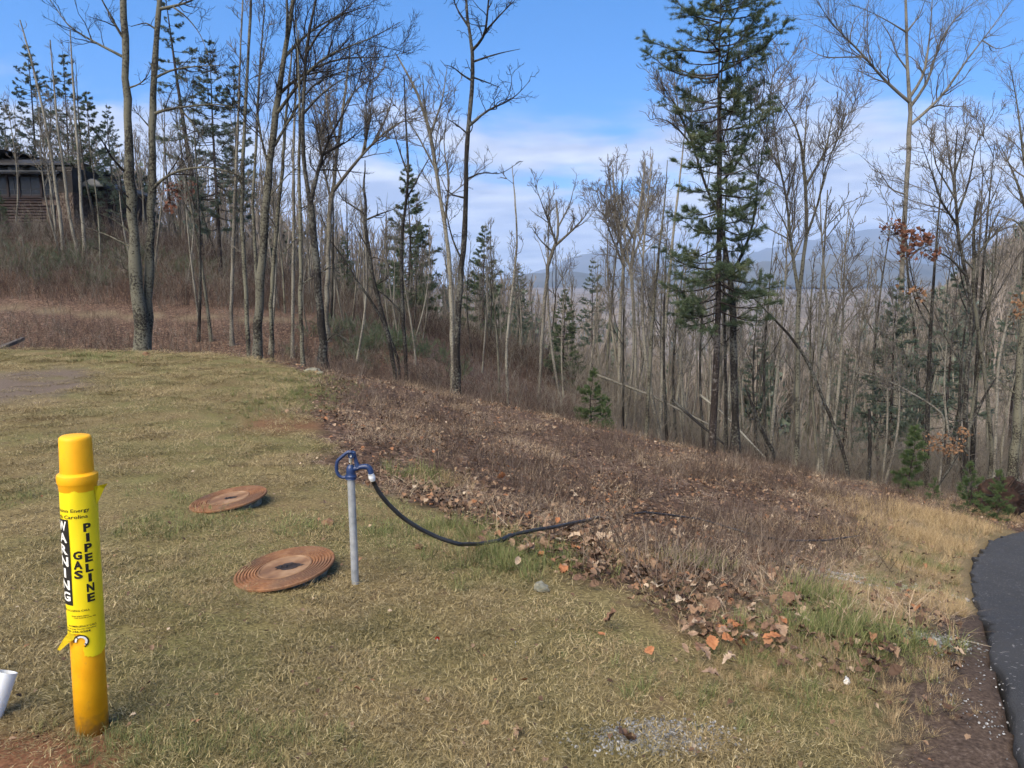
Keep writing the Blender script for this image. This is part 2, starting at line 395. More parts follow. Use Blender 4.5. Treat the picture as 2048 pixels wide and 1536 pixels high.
def ground_material():
    m, t, b = new_mat('ground_soil_and_litter'); pos = coords(t, 'World')
    def attr(nm):
        a = t.nodes.new('ShaderNodeAttribute'); a.attribute_name = nm; return a.outputs['Fac']
    n_f = noise(t, 55, 3, .7, pos); n_m = noise(t, 6, 2, .6, pos); n_l = noise(t, .8, 2, .55, pos)
    lawn = ramp_node(t, n_f.outputs[0], [(.30, (.060, .045, .026)), (.50, (.140, .106, .048)), (.72, (.26, .205, .10))])
    lawn2 = ramp_node(t, n_f.outputs[0], [(.30, (.050, .040, .020)), (.50, (.125, .112, .045)), (.72, (.22, .20, .085))])
    lawn = mix_node(t, ramp_node(t, n_l.outputs[0], [(.42, (0, 0, 0)), (.6, (1, 1, 1))]), lawn, lawn2)
    lawn = mix_node(t, ramp_node(t, n_m.outputs[0], [(.58, (0, 0, 0)), (.75, (.6, .6, .6))]), lawn, (.11, .068, .045))
    vo = noise(t, 17, coord=pos, kind='ShaderNodeTexVoronoi')
    sepc = t.nodes.new('ShaderNodeSeparateColor'); t.links.new(vo.outputs['Color'], sepc.inputs[0])
    litter = ramp_node(t, sepc.outputs[0], [(0, (.030, .020, .014)), (.4, (.075, .046, .032)), (.72, (.14, .085, .058)), (.93, (.22, .145, .10)), (1, (.30, .22, .16))])
    litter = mix_node(t, ramp_node(t, n_f.outputs[0], [(.35, (0, 0, 0)), (.65, (.75, .75, .75))]), litter, (.055, .036, .026))
    bare = ramp_node(t, n_f.outputs[0], [(.3, (.075, .055, .042)), (.7, (.16, .125, .095))])
    red = ramp_node(t, n_f.outputs[0], [(.3, (.075, .034, .018)), (.7, (.20, .10, .055))])
    sh = ramp_node(t, n_f.outputs[0], [(.3, (.030, .021, .016)), (.6, (.085, .060, .045)), (.8, (.16, .13, .11))])
    verge = ramp_node(t, n_f.outputs[0], [(.3, (.07, .05, .03)), (.7, (.25, .19, .095))])
    path = ramp_node(t, n_f.outputs[0], [(.3, (.10, .078, .048)), (.7, (.19, .15, .092))])
    n_w = noise(t, .02, 3, .65, pos)
    farc = ramp_node(t, n_w.outputs[0], [(.3, (.085, .074, .058)), (.5, (.155, .130, .106)), (.7, (.25, .21, .17))])
    woodf = ramp_node(t, sepc.outputs[0], [(0, (.095, .078, .060)), (.5, (.215, .178, .136)), (1, (.36, .305, .24))])
    c = mix_node(t, attr('floor'), litter, woodf)
    c = mix_node(t, attr('far'), c, farc)
    c = mix_node(t, attr('path'), c, path)
    c = mix_node(t, attr('verge'), c, verge)
    c = mix_node(t, attr('lawn'), c, lawn)
    c = mix_node(t, attr('shoulder'), c, sh)
    c = mix_node(t, attr('bare'), c, bare)
    c = mix_node(t, attr('red'), c, red)
    t.links.new(c, b.inputs['Base Color']); b.inputs['Roughness'].default_value = .95; b.inputs['Specular IOR Level'].default_value = .1
    return m
ground = obj('ground', me, ground_material()); tag(ground, kind='structure')

# asphalt drive
m, t, b = new_mat('asphalt'); pos = coords(t, 'World')
n1, n2 = noise(t, 260, 3, .7, pos), noise(t, 1.2, 5, .6, pos)
vo = noise(t, 90, coord=pos, kind='ShaderNodeTexVoronoi')
c = ramp_node(t, n1.outputs[0], [(.3, (.020, .0195, .019)), (.55, (.043, .042, .041)), (.75, (.095, .093, .090))])
c = mix_node(t, ramp_node(t, n2.outputs[0], [(.4, (0, 0, 0)), (.7, (.55,) * 3)]), c, (.052, .050, .048))
sepc = t.nodes.new('ShaderNodeSeparateColor'); t.links.new(vo.outputs['Color'], sepc.inputs[0])
c = mix_node(t, ramp_node(t, sepc.outputs[1], [(.965, (0, 0, 0)), (.98, (1, 1, 1))]), c, (.20, .19, .18))
t.links.new(c, b.inputs['Base Color']); b.inputs['Roughness'].default_value = .8; bump(t, b, n1.outputs[0], .6, .006)
M['asphalt'] = m
E = ROAD_E.copy(); E += np.stack([vnoise(E[:, 0] * 3, E[:, 1] * 3, .5, 61), vnoise(E[:, 0] * 3, E[:, 1] * 3, .5, 62)], 1) * .09
nE, nC = len(E), 46
tgt = np.stack([np.full(nE, 30.0), np.interp(np.arange(nE), [0, nE - 1], [-6, ROAD_E[-1, 1] - .2])], 1)
fr = np.linspace(0, 1, nC) ** 2.2
G = E[:, None, :] * (1 - fr[None, :, None]) + tgt[:, None, :] * fr[None, :, None]
Z = h(G[..., 0], G[..., 1]) + 0.022
Z[:, 0] -= .016; Z[:, 1] -= .005
V = np.concatenate([G, Z[..., None]], axis=2)
skirt = V[:, :1].copy(); skirt[..., 2] -= .12; skirt[..., 0] -= .02
V = np.concatenate([skirt, V], axis=1); nC += 1
i = np.arange(nE - 1)[:, None] * nC; j = np.arange(nC - 1)[None, :]
q = np.stack([i + j, i + j + 1, i + nC + j + 1, i + nC + j], axis=-1).reshape(-1, 4)
road = obj('road', mesh_from('road', V.reshape(-1, 3), quads=q), M['asphalt']); tag(road, kind='structure')

# blue mountains beyond the valley
def mountains(name, Y, profile, depth, mat, seed):
    us = np.linspace(-1.5, 1.5, 260); dep = np.linspace(0, 1, 26)
    U, D = np.meshgrid(us, dep); Xm = U * (Y + D * depth * .6); Ym = Y + D * depth
    top = np.interp(1024 + us * F, [p[0] for p in profile], [p[1] for p in profile])
    crest = CAMZ + (HZ - top) / F * (Y + .5 * depth)
    base = -10 - 40 * (seed % 2)
    prof = np.sin(np.pi * np.clip(D, 0, 1)) ** 1.3
    rid = vnoise(Xm, Ym, Y * .035, seed) + .5 * vnoise(Xm, Ym, Y * .015, seed + 1) + .3 * vnoise(Xm, Ym, Y * .006, seed + 2)
    Zm = base + (crest[None, :] - base) * prof + rid * Y * .012 * prof
    V = np.stack([Xm, Ym, Zm], -1).reshape(-1, 3); n = len(us)
    i = np.arange(len(dep) - 1)[:, None] * n; j = np.arange(n - 1)[None, :]
    q = np.stack([i + j, i + j + 1, i + n + j + 1, i + n + j], axis=-1).reshape(-1, 4)
    o = obj(name, mesh_from(name, V, quads=q), mat); tag(o, kind='structure'); return o
M['mount'] = simple_mat('wooded_mountain', [(.35, (.045, .050, .042)), (.65, (.085, .080, .062))], .002, .95, coord='World')
mountains('mountains', 9000, [(-1200, 520), (300, 540), (760, 600), (900, 590), (1100, 540), (1230, 492), (1330, 515), (1450, 520), (1560, 505), (1680, 478), (1790, 458), (1880, 478), (1960, 468), (2060, 490), (2400, 500), (3300, 520)], 4500, M['mount'], 71)
mountains('hills', 4200, [(-1200, 560), (500, 585), (900, 575), (1120, 545), (1250, 560), (1420, 550), (1560, 530), (1700, 516), (1820, 522), (1950, 540), (2100, 548), (3300, 560)], 1800, M['mount'], 82)

# ------------------------------------------------------------------ trees
def unit(v): return v / (np.linalg.norm(v, axis=-1, keepdims=True) + 1e-9)
def spawn(rng, PP, RR, per_m, lmin, lfac, ang, K, t0=.15, t1=1.0, up=.25, wig=.18, rfac=.55, rtip=.0035, rmin=.0035, maxn=4000, droop=0.0, keep=.75):
    """children of the polylines PP (N,K0,3): returns (M,K,3), (M,K)"""
    seg = np.linalg.norm(np.diff(PP, axis=1), axis=2); L = seg.sum(axis=1)
    n = rng.poisson(np.maximum(L * (t1 - t0) * per_m, .01)); tot = int(n.sum())
    if tot == 0: return np.zeros((0, K, 3)), np.zeros((0, K))
    if tot > maxn:
        n = rng.poisson(np.maximum(L * (t1 - t0) * per_m * maxn / tot, .001)); tot = int(n.sum())
    par = np.repeat(np.arange(len(PP)), n); tt = t0 + (t1 - t0) * rng.random(tot) ** .85
    K0 = PP.shape[1]; fi = tt * (K0 - 1); i0 = np.minimum(fi.astype(int), K0 - 2); f = (fi - i0)[:, None]
    base = PP[par, i0] * (1 - f) + PP[par, i0 + 1] * f
    tan = unit(PP[par, i0 + 1] - PP[par, i0]); rb = RR[par, i0] * (1 - f[:, 0]) + RR[par, i0 + 1] * f[:, 0]
    rnd = rng.normal(size=(tot, 3)); perp = unit(rnd - tan * (rnd * tan).sum(1, keepdims=True))
    a = np.radians(ang[0] + (ang[1] - ang[0]) * rng.random(tot))[:, None]
    d = unit(tan * np.cos(a) + perp * np.sin(a)); d[:, 2] += up * .6; d = unit(d)
    ln = np.maximum(lmin, L[par] * (1 - keep * tt) * (lfac[0] + (lfac[1] - lfac[0]) * rng.random(tot)))
    ln = ln * (.7 + .6 * rng.random(tot)); st = (ln / (K - 1))[:, None]
    pts = np.empty((tot, K, 3)); pts[:, 0] = base
    for k in range(1, K):
        d = d + rng.normal(size=(tot, 3)) * wig; d[:, 2] += up * .35 - droop * k / K; d = unit(d); pts[:, k] = pts[:, k - 1] + d * st
    r0 = np.maximum(np.minimum(rb * rfac * (.7 + .5 * rng.random(tot)), .012 + ln * .02), rmin)
    taper = np.linspace(1, 0, K)[None, :]
    return pts, np.maximum(rtip, rtip + (r0[:, None] - rtip) * taper)
def crown_from(rng, PP, RR, dens=1.0, rtip=.004, levels=3, maxn=2200, up=.25, wig=.2, lf=1.0, t0=.12):
    """branches, branchlets and twigs on the given limbs"""
    out = []
    a = spawn(rng, PP, RR, 5.6 * dens, .30, (.26 * lf, .62 * lf), (26, 62), 7, t0=t0, up=up, wig=wig, rtip=rtip, rmin=rtip * 1.7, maxn=420, keep=.55)
    out.append((a, 4))
    if levels > 1 and len(a[0]):
        b = spawn(rng, a[0], a[1], 8.0 * dens, .18, (.28, .65), (24, 58), 5, up=up, wig=wig * 1.2, rtip=rtip, rmin=rtip * 1.2, maxn=maxn, keep=.6, t0=.1); out.append((b, 3))
        if levels > 2 and len(b[0]):
            c = spawn(rng, b[0], b[1], 8.0 * dens, .13, (.35, .8), (22, 58), 4, up=up, wig=wig * 1.2, rtip=rtip * .8, rmin=rtip * .9, maxn=maxn, keep=.6, t0=.1); out.append((c, 3))
    return out
def crown_mesh(name, groups):
    parts = [tubes(p, r, s) for (p, r), s in groups if len(p)]
    if not parts: parts = [tubes(np.array([[[0, 0, .3], [.02, 0, .4], [.05, 0, .5]]]), np.full((1, 3), .004), 3)]
    V, q = join(parts); return mesh_from(name, V, quads=q)
def leaf_quads(rng, centers, size):
    n = len(centers); u = unit(rng.normal(size=(n, 3))); w = unit(np.cross(u, rng.normal(size=(n, 3))))
    s = (size * (.6 + .8 * rng.random(n)))[:, None]
    nrm = np.cross(u, w) * s * .25
    V = np.stack([centers, centers + u * s * .5 + w * s * .38 + nrm, centers + u * s, centers + u * s * .5 - w * s * .38 + nrm], 1).reshape(-1, 3)
    b = (np.arange(n) * 4)[:, None]; tr = np.concatenate([b + [[0, 1, 2]], b + [[0, 2, 3]]])
    return V, tr

TREE_N = [0]
def traced_tree(name, label, Y, trunk, limbs=(), bark='bark_grey', twig='twig_grey', dens=1.0, rtip=.0034, levels=3, trunk_dens=0.0, t0=.55,
                group=None, leaves=None, lean=0.0, maxn=1900, up=.25, wig=.2, leaf_mat='oak_red', wf=1.0, lf=1.0):
    """trunk and limbs are (px, py, width_px) rows of the photograph placed at the distance Y"""
    TREE_N[0] += 1; rng = np.random.default_rng(100 + TREE_N[0])
    if Y is None:
        g = hit(trunk[0][0], trunk[0][1]); Y = g[1]
    k = Y / F / math.cos(PITCH)
    wd = lambda w: w * wf * (.80 if w < 6 else .80 - .22 * min(1, (w - 6) / 10))
    tp = np.array([[*P(a, b_, Y), wd(w) * k * .5] for a, b_, w in trunk]); base = tp[0].copy()
    gz = h1(base[0], Y)
    if base[2] > gz - .02:                                           # the photographed foot is hidden: carry the trunk down to the ground
        tp = np.concatenate([[[base[0], Y, gz - .12, base[3] * 1.12]], tp])
    else: tp[0, 2] = gz - .12
    tp[:, 1] += lean * np.linspace(0, 1, len(tp)) ** 1.5
    root = np.array([tp[0, 0], Y, gz])
    K = 26; tr = resample(tp, K); trP = tr[:, :3][None] + 0; trR = tr[:, 3][None]
    zf = np.clip((trP[..., 2] - gz) / 9.0, 0, 1); trR = trR * (1 - .15 * zf)
    jit = rng.normal(size=(1, K, 3)) * .012 * trR[..., None] / .1; jit[:, 0] = 0; trP = trP + jit
    trR = trR * (1 + .06 * rng.normal(size=trR.shape)); trR[:, 0] *= 1.7; trR[:, 1] *= 1.18
    LP, LR = [], []
    for li, lb in enumerate(limbs):
        q = np.array([[*P(r[0], r[1], Y), wd(r[2]) * k * .5] for r in lb])
        # the limb grows out of the nearest stem built so far and swings nearer or farther
        stemp = np.concatenate([trP[0]] + LP); sc0 = np.stack([stemp[:, 0] * Y / stemp[:, 1], CAMZ + (stemp[:, 2] - CAMZ) * Y / stemp[:, 1]], 1)
        fine = np.concatenate([np.stack([np.interp(np.linspace(0, len(c) - 1, 120), np.arange(len(c)), c[:, d_]) for d_ in range(3)], 1) for c in [trP[0]] + LP])
        scf = np.stack([fine[:, 0] * Y / fine[:, 1], CAMZ + (fine[:, 2] - CAMZ) * Y / fine[:, 1]], 1)
        j0 = np.argmin(np.hypot(scf[:, 0] - q[0, 0], scf[:, 1] - q[0, 2])); y0 = fine[j0, 1]
        q[0, 0], q[0, 2] = scf[j0]
        ln = np.linalg.norm(np.diff(q[:, :3], axis=0), axis=1).sum(); sw = (rng.random() - .5) * 1.1 * ln
        q[:, 1] = y0 + sw * np.linspace(0, 1, len(q)) ** 1.2
        sc = (q[:, 1] / Y)[:, None]; q[:, [0]] *= sc; q[:, [2]] = CAMZ + (q[:, [2]] - CAMZ) * sc
        rs = resample(q, 10); LP.append(rs[:, :3]); LR.append(rs[:, 3] * np.linspace(.95, .5, 10))
    parts = [tubes(trP - root, trR, 12)]
    if LP: LP, LR = np.array(LP), np.maximum(np.array(LR), rtip * 1.4); parts.append(tubes(LP - root, LR, 7))
    e = empty(name, root); tag(e, label, 'tree', group)
    V, q = join(parts); obj('trunk', mesh_from('trunk', V, quads=q), M[bark], e)
    groups = []
    if len(LP): groups += crown_from(rng, LP - root, LR, dens, rtip, levels, maxn, up=up, wig=wig, lf=lf)
    if trunk_dens:
        td = spawn(rng, trP - root, trR, trunk_dens, .4, (.07, .20), (40, 80), 8, t0=t0, up=up, wig=wig, rtip=rtip, rmin=rtip * 1.8, rfac=.32)
        groups += [(td, 5)] + crown_from(rng, td[0], td[1], dens, rtip, max(1, levels - 1), maxn, up=up, wig=wig)
    if groups:
        cr = obj('crown', crown_mesh('crown', groups), M[twig], e)
        if leaves:
            tw = groups[-1][0][0]
            if len(tw):
                cs = tw[rng.integers(0, len(tw), leaves), -1]
                V, trr = leaf_quads(rng, cs, .11); obj('dead_leaves', mesh_from('dead_leaves', V, tris=trr, smooth=False), M[leaf_mat], e)
    return e

def proto_bare(seed, H, r0, cb, nl, spread, bark, twig, rtip=.006, dens=1.0, curve=.35, fork=False):
    """a generic forest tree built at the origin; returns its trunk and crown meshes"""
    rng = np.random.default_rng(seed); K = 16; t = np.linspace(0, 1, K)
    bend = rng.normal(size=(2, 2)) * curve
    tp = np.stack([bend[0, 0] * np.sin(t * 2.2) + bend[0, 1] * np.sin(t * 5) * .4, bend[1, 0] * np.sin(t * 2.2) + bend[1, 1] * np.sin(t * 5) * .4, t * H - .25 * (t == 0)], 1)
    tr = r0 * (1 - t) ** .8 + rtip; tr[0] *= 1.3
    PP, RR = tp[None], tr[None]
    limbs = spawn(rng, PP, RR, nl / (H * (1 - cb)), .8, (.30 * spread, .62 * spread), (22, 22 + 34 * spread), 10, t0=cb, t1=.97, up=.30, wig=.12, rfac=.6, rtip=rtip, rmin=.016)
    parts = [tubes(PP, RR, 9)]
    if len(limbs[0]): parts.append(tubes(limbs[0], limbs[1], 5))
    V, q = join(parts); tm = mesh_from('trunk', V, quads=q)
    if M[bark]: tm.materials.append(M[bark])
    g = crown_from(rng, np.concatenate([limbs[0], PP[:, int(K * .55):int(K * .55) + 10] if False else limbs[0][:0]]), limbs[1], dens * .55, rtip, 3, 1300, up=.22, wig=.16)
    low = spawn(rng, PP, RR, .5, .3, (.04, .10), (55, 85), 5, t0=.1, t1=cb, up=.1, wig=.2, rfac=.25, rtip=rtip); g.append((low, 3))
    cm = crown_mesh('crown', g); cm.materials.append(M[twig])
    return tm, cm

def needle_fans(rng, bases, dirs, n, length, width):
    """thin needles spraying out from each base"""
    m = len(bases); d = np.repeat(dirs, n, axis=0); b0 = np.repeat(bases, n, axis=0)
    d = unit(d + rng.normal(size=d.shape) * .62); w = unit(np.cross(d, rng.normal(size=d.shape)))
    L = (length * (.6 + .7 * rng.random(len(d))))[:, None]; b0 = b0 + rng.normal(size=b0.shape) * length * .12
    V = np.stack([b0 - w * width * .5, b0 + w * width * .5, b0 + d * L], 1).reshape(-1, 3)
    return V, np.arange(len(V)).reshape(-1, 3)
def pine_meshes(seed, H, r0, cb, maxw, step, droop=.02, tufts=5, nn=7, nl=.12, nw=.008, shape=None, needle='needles', sub=5, lean=(0, 0), gap=.12, per=(3, 6), rise=.45, bark='bark_pine'):
    """white pine: whorls of spreading branches with needle tufts near the tips"""
    rng = np.random.default_rng(seed); K = 18; t = np.linspace(0, 1, K)
    tp = np.stack([lean[0] * t ** 1.3 + .06 * np.sin(t * 6 + seed), lean[1] * t + .05 * np.sin(t * 5), t * H - .2 * (t == 0)], 1)[None]
    tr = np.maximum(r0 * (1 - t) ** .85, .012)[None]; tr[:, 0] *= 1.25
    z = cb * H; B = []
    while z < H * .985:
        f = (z - cb * H) / (H * (1 - cb)); w = maxw * (np.interp(f, shape[0], shape[1]) if shape is not None else (1 - f) ** .75 * (.55 + .45 * min(1, f * 5)))
        k = rng.integers(per[0], per[1]); a0 = rng.random() * 6.28
        for q in range(k):
            if rng.random() < gap: continue
            B.append((z + rng.normal() * step * .18, a0 + q * 6.28 / k + rng.normal() * .35, max(.12, w * (.55 + .6 * rng.random()))))
        z += step * (.75 + .5 * rng.random())
    B = np.array(B); nb = len(B); Kb = 7; s = np.linspace(0, 1, Kb)
    fi = np.clip(B[:, 0] / H, 0, 1) * (K - 1); base = np.stack([np.interp(fi, np.arange(K), tp[0, :, c]) for c in range(3)], 1)
    f = np.clip((B[:, 0] - cb * H) / (H * (1 - cb)), 0, 1); el = rise * (f - .25) + rng.normal(size=nb) * .12
    az = B[:, 1][:, None] + np.cumsum(rng.normal(size=(nb, Kb)) * .07, axis=1); L = B[:, 2][:, None]
    rad = L * s[None]; zz = np.tan(el)[:, None] * rad - droop * np.sin(s * 3.0)[None] * L * 2 + .10 * L * s[None] ** 2.5 + np.cumsum(rng.normal(size=(nb, Kb)) * .012, axis=1) * L
    BP = np.stack([base[:, None, 0] + rad * np.cos(az), base[:, None, 1] + rad * np.sin(az), base[:, None, 2] + zz], -1)
    BR = np.maximum(.004 + .014 * L * (1 - s[None]), .004)
    parts = [tubes(tp, tr, 10), tubes(BP, BR, 4)]
    # side sprays in the branch's own plane
    sp = spawn(rng, BP, BR, sub / maxw, .12, (.25, .55), (30, 62), 4, t0=.28, up=.06, wig=.10, rtip=.003, rmin=.004, maxn=6000)
    if len(sp[0]): sp[0][:, :, 2] = sp[0][:, :1, 2] + (sp[0][:, :, 2] - sp[0][:, :1, 2]) * .55; parts.append(tubes(sp[0], sp[1], 3))
    V, q = join(parts); tm = mesh_from('trunk', V, quads=q); tm.materials.append(M[bark])
    allp = [(BP, BR)] + ([(np.concatenate([sp[0], ], 0), sp[1])] if len(sp[0]) else [])
    bs, ds = [], []
    for PPx, lo, cnt in ((BP, .38, tufts + 3), (sp[0], .25, max(2, tufts - 1))):
        if not len(PPx): continue
        kk = PPx.shape[1]; tt = lo + (1 - lo) * rng.random((len(PPx), cnt)); tt[:, 0] = 1
        fi = tt * (kk - 1); i0 = np.minimum(fi.astype(int), kk - 2); fr = (fi - i0)[..., None]; ii = np.arange(len(PPx))[:, None]
        pb = PPx[ii, i0] * (1 - fr) + PPx[ii, i0 + 1] * fr; dd = unit(PPx[ii, i0 + 1] - PPx[ii, i0]); dd[..., 2] += .25
        bs.append(pb.reshape(-1, 3)); ds.append(unit(dd.reshape(-1, 3)))
    V, trr = needle_fans(rng, np.concatenate(bs), np.concatenate(ds), nn, nl, nw)
    cm = mesh_from('crown', V, tris=trr, smooth=False); cm.materials.append(M[needle])
    return tm, cm
def place(name, label, meshes, loc, rz=0, s=1.0, group=None, cat='tree', tilt=0.0, names=('trunk', 'crown')):
    e = empty(name, loc, (tilt, 0, rz)); e.scale = (s, s, s); tag(e, label, cat, group)
    for nm, me in zip(names, meshes):
        o = bpy.data.objects.new(nm, me); COL.objects.link(o); o.parent = e
    return e

# ---- trees traced from the photograph, left to right
traced_tree('bare_tree', 'thick lichen-spotted trunk of the twin tree at the lawn edge, darker stem', 20.6,
    [(283, 700, 50), (278, 600, 42), (268, 480, 39), (262, 400, 36), (258, 300, 30), (252, 150, 27), (246, 0, 24), (242, -120, 18), (240, -260, 9)],
    [[(238, 112, 8), (200, 90, 7), (167, 72, 6), (133, 50, 5), (117, 23, 4), (97, -5, 3)],
     [(240, 83, 8), (230, 50, 7), (217, 23, 6), (198, -10, 4), (180, -60, 3)],
     [(262, 176, 5), (283, 167, 4), (298, 147, 3), (305, 120, 2)],
     [(244, -60, 12), (275, -110, 8), (310, -170, 4)], [(243, -90, 11), (215, -150, 8), (190, -220, 4)],
     [(266, 470, 6), (230, 440, 4), (195, 425, 3)], [(270, 500, 5), (215, 470, 4), (175, 455, 3)], [(275, 560, 4), (240, 520, 3), (190, 500, 2)]],
    bark='bark_lichen', twig='twig_dark', dens=.9, trunk_dens=.5, t0=.3)
traced_tree('bare_tree', 'paler greenish trunk of the twin tree at the lawn edge with long level limbs', 20.9,
    [(291, 690, 32), (296, 600, 30), (300, 480, 29), (303, 400, 27), (305, 300, 25), (308, 160, 23), (316, 50, 21), (322, -60, 16), (326, -200, 8)],
    [[(310, 377, 9), (333, 350, 8), (360, 340, 7), (400, 333, 6), (443, 337, 5), (493, 357, 3)],
     [(313, 227, 9), (333, 218, 8), (377, 213, 6), (433, 207, 5), (470, 215, 3)],
     [(358, 219, 6), (383, 243, 5), (407, 280, 4), (423, 313, 2)],
     [(313, 157, 7), (340, 140, 6), (383, 133, 5), (457, 130, 3)],
     [(322, 22, 10), (350, 12, 8), (383, 2, 6), (430, -30, 4)],
     [(345, 16, 5), (373, 33, 4), (400, 66, 3), (417, 110, 2)],
     [(303, 60, 6), (292, 45, 4), (262, 53, 3)], [(300, 262, 5), (287, 240, 4), (265, 215, 2)],
     [(323, -70, 9), (350, -120, 6), (380, -190, 3)], [(323, -90, 9), (300, -150, 6), (285, -210, 3)]],
    bark='bark_lichen', twig='twig_dark', dens=.9, trunk_dens=.4, t0=.35)
for lab, tr in (('slim pale trunk in front of the dark house, nearest its porch windows', [(126, 492, 9), (121, 440, 8), (113, 383, 8), (103, 310, 7), (82, 200, 6), (60, 110, 5), (40, 40, 3)]),
                ('slim pale trunk beside the stone corner of the house, bending as it rises', [(157, 520, 9), (147, 470, 8), (137, 423, 8), (128, 343, 7), (115, 250, 5), (107, 160, 4), (100, 80, 3)]),
                ('slim straight pale trunk rising past the house gable end', [(171, 523, 10), (167, 470, 9), (163, 417, 8), (160, 350, 8), (152, 250, 7), (146, 160, 5), (140, 60, 3)])):
    traced_tree('bare_tree', lab, 44, tr, bark='bark_pale', twig='twig_grey', trunk_dens=1.0, t0=.3, rtip=.008, dens=.7, levels=2)
C_LIMBS = [[(556, 230, 11), (571, 205, 10), (605, 154, 9), (639, 120, 8), (684, 96, 6), (742, 79, 5), (800, 44, 3)],
           [(566, 190, 10), (600, 150, 8), (650, 125, 7), (700, 112, 6), (760, 118, 4), (810, 105, 2)],
           [(575, 120, 9), (610, 70, 8), (640, 50, 6), (690, 25, 5), (730, -20, 3)],
           [(548, 300, 8), (590, 220, 7), (630, 160, 6), (690, 140, 4), (740, 135, 3)],
           [(540, 340, 7), (520, 270, 6), (512, 200, 5), (525, 120, 4), (540, 40, 3)],
           [(580, 80, 10), (575, 20, 8), (570, -60, 5)], [(535, 400, 5), (575, 350, 4), (600, 330, 3)]]
traced_tree('bare_tree', 'stout lichened tree whose high limbs sweep over in a broad arch', 19.6,
    [(513, 712, 33), (517, 640, 30), (521, 560, 29), (530, 440, 28), (542, 300, 26), (557, 190, 22), (572, 90, 18), (588, 0, 14), (600, -90, 8)],
    C_LIMBS, bark='bark_lichen', twig='twig_dark', dens=1.1, trunk_dens=.3, t0=.3, maxn=2600)
for lab, Y, tr, bk in (
    ('slim grey tree close against the stout arching tree, on its house side', 21.5, [(497, 700, 13), (490, 560, 12), (483, 440, 12), (486, 300, 11), (492, 200, 10), (497, 100, 8), (502, 0, 7), (505, -80, 3)], 'bark_lichen'),
    ('slender mottled tree hugging the far side of the stout arching tree', 20.5, [(545, 706, 14), (541, 620, 13), (546, 540, 12), (556, 420, 11), (566, 330, 10), (570, 250, 8), (578, 170, 6), (585, 90, 4)], 'bark_lichen'),
    ('narrow pole-like grey tree between the stout arching tree and the dark forked one', 27, [(585, 690, 9), (586, 560, 9), (588, 420, 9), (586, 300, 8), (592, 180, 6), (598, 60, 4)], 'bark_grey'),
    ('thin grey tree with ascending twigs just beyond the long arching limbs', 28, [(462, 640, 9), (466, 500, 9), (470, 380, 8), (476, 250, 7), (480, 120, 5), (486, 0, 4)], 'bark_grey'),
    ('thin straight tree with lichen in the thicket of stems by the lawn crest', 24, [(522, 690, 9), (512, 540, 9), (505, 400, 8), (514, 260, 7), (520, 120, 5), (530, 10, 3)], 'bark_lichen')):
    traced_tree('bare_tree', lab, Y, tr, bark=bk, twig='twig_grey', trunk_dens=1.7, t0=.32, rtip=.0055, dens=.75)
traced_tree('bare_tree', 'knobbly thin dark tree with a bent dead side branch beside the forked trunk', 18.6,
    [(606, 726, 13), (602, 660, 14), (601, 610, 13), (602, 513, 11), (600, 415, 10), (597, 350, 9), (600, 250, 7), (598, 150, 5), (592, 40, 3)],
    [[(600, 475, 5), (588, 478, 4), (575, 500, 3), (565, 505, 2)], [(606, 570, 5), (625, 555, 4), (650, 540, 3)], [(600, 420, 5), (615, 410, 4), (640, 415, 2)]],
    bark='bark_lichen', twig='twig_dark', trunk_dens=1.1, t0=.4)
traced_tree('bare_tree', 'near-black forked trunk at the grassy corner of the lawn', 18.0,
    [(648, 740, 30), (642, 643, 27), (634, 545, 25), (627, 464, 24), (621, 409, 24), (616, 380, 18), (605, 308, 14), (606, 205, 12), (612, 103, 10), (622, 40, 8), (640, -30, 6), (652, -120, 3)],
    [[(622, 405, 15), (636, 342, 12), (646, 300, 10), (668, 255, 8), (690, 225, 6), (715, 170, 4), (730, 120, 2)],
     [(606, 230, 7), (640, 190, 6), (680, 160, 4), (730, 140, 3)], [(612, 110, 7), (640, 60, 6), (680, 30, 5), (740, 10, 3)],
     [(610, 130, 6), (590, 80, 5), (585, 20, 3)], [(634, 550, 4), (665, 530, 3), (690, 520, 2)], [(644, 310, 5), (700, 280, 4), (745, 240, 2)],
     [(645, 690, 4), (670, 665, 3), (712, 690, 2)]],
    bark='bark_dark', twig='twig_dark', dens=1.1, trunk_dens=.5, t0=.45, maxn=2400)
traced_tree('bare_tree', 'light grey tree dividing low into a tall V behind the dark forked trunk', 29,
    [(652, 640, 17), (655, 560, 17), (656, 523, 16), (660, 410, 16), (668, 372, 13), (673, 308, 11), (684, 239, 9), (690, 188, 7), (700, 100, 4)],
    [[(663, 385, 12), (684, 359, 10), (725, 308, 9), (759, 273, 7), (800, 240, 5), (840, 235, 3)], [(724, 309, 7), (735, 260, 6), (730, 200, 4), (745, 140, 3)],
     [(676, 290, 7), (655, 230, 6), (650, 170, 4), (640, 120, 3)], [(690, 220, 5), (710, 180, 4), (740, 160, 3)], [(745, 285, 6), (775, 230, 5), (790, 180, 3)],
     [(662, 400, 8), (648, 340, 6), (640, 280, 4), (650, 210, 3)]],
    bark='bark_grey', twig='twig_grey', dens=1.1, rtip=.007, maxn=2600, trunk_dens=.3)
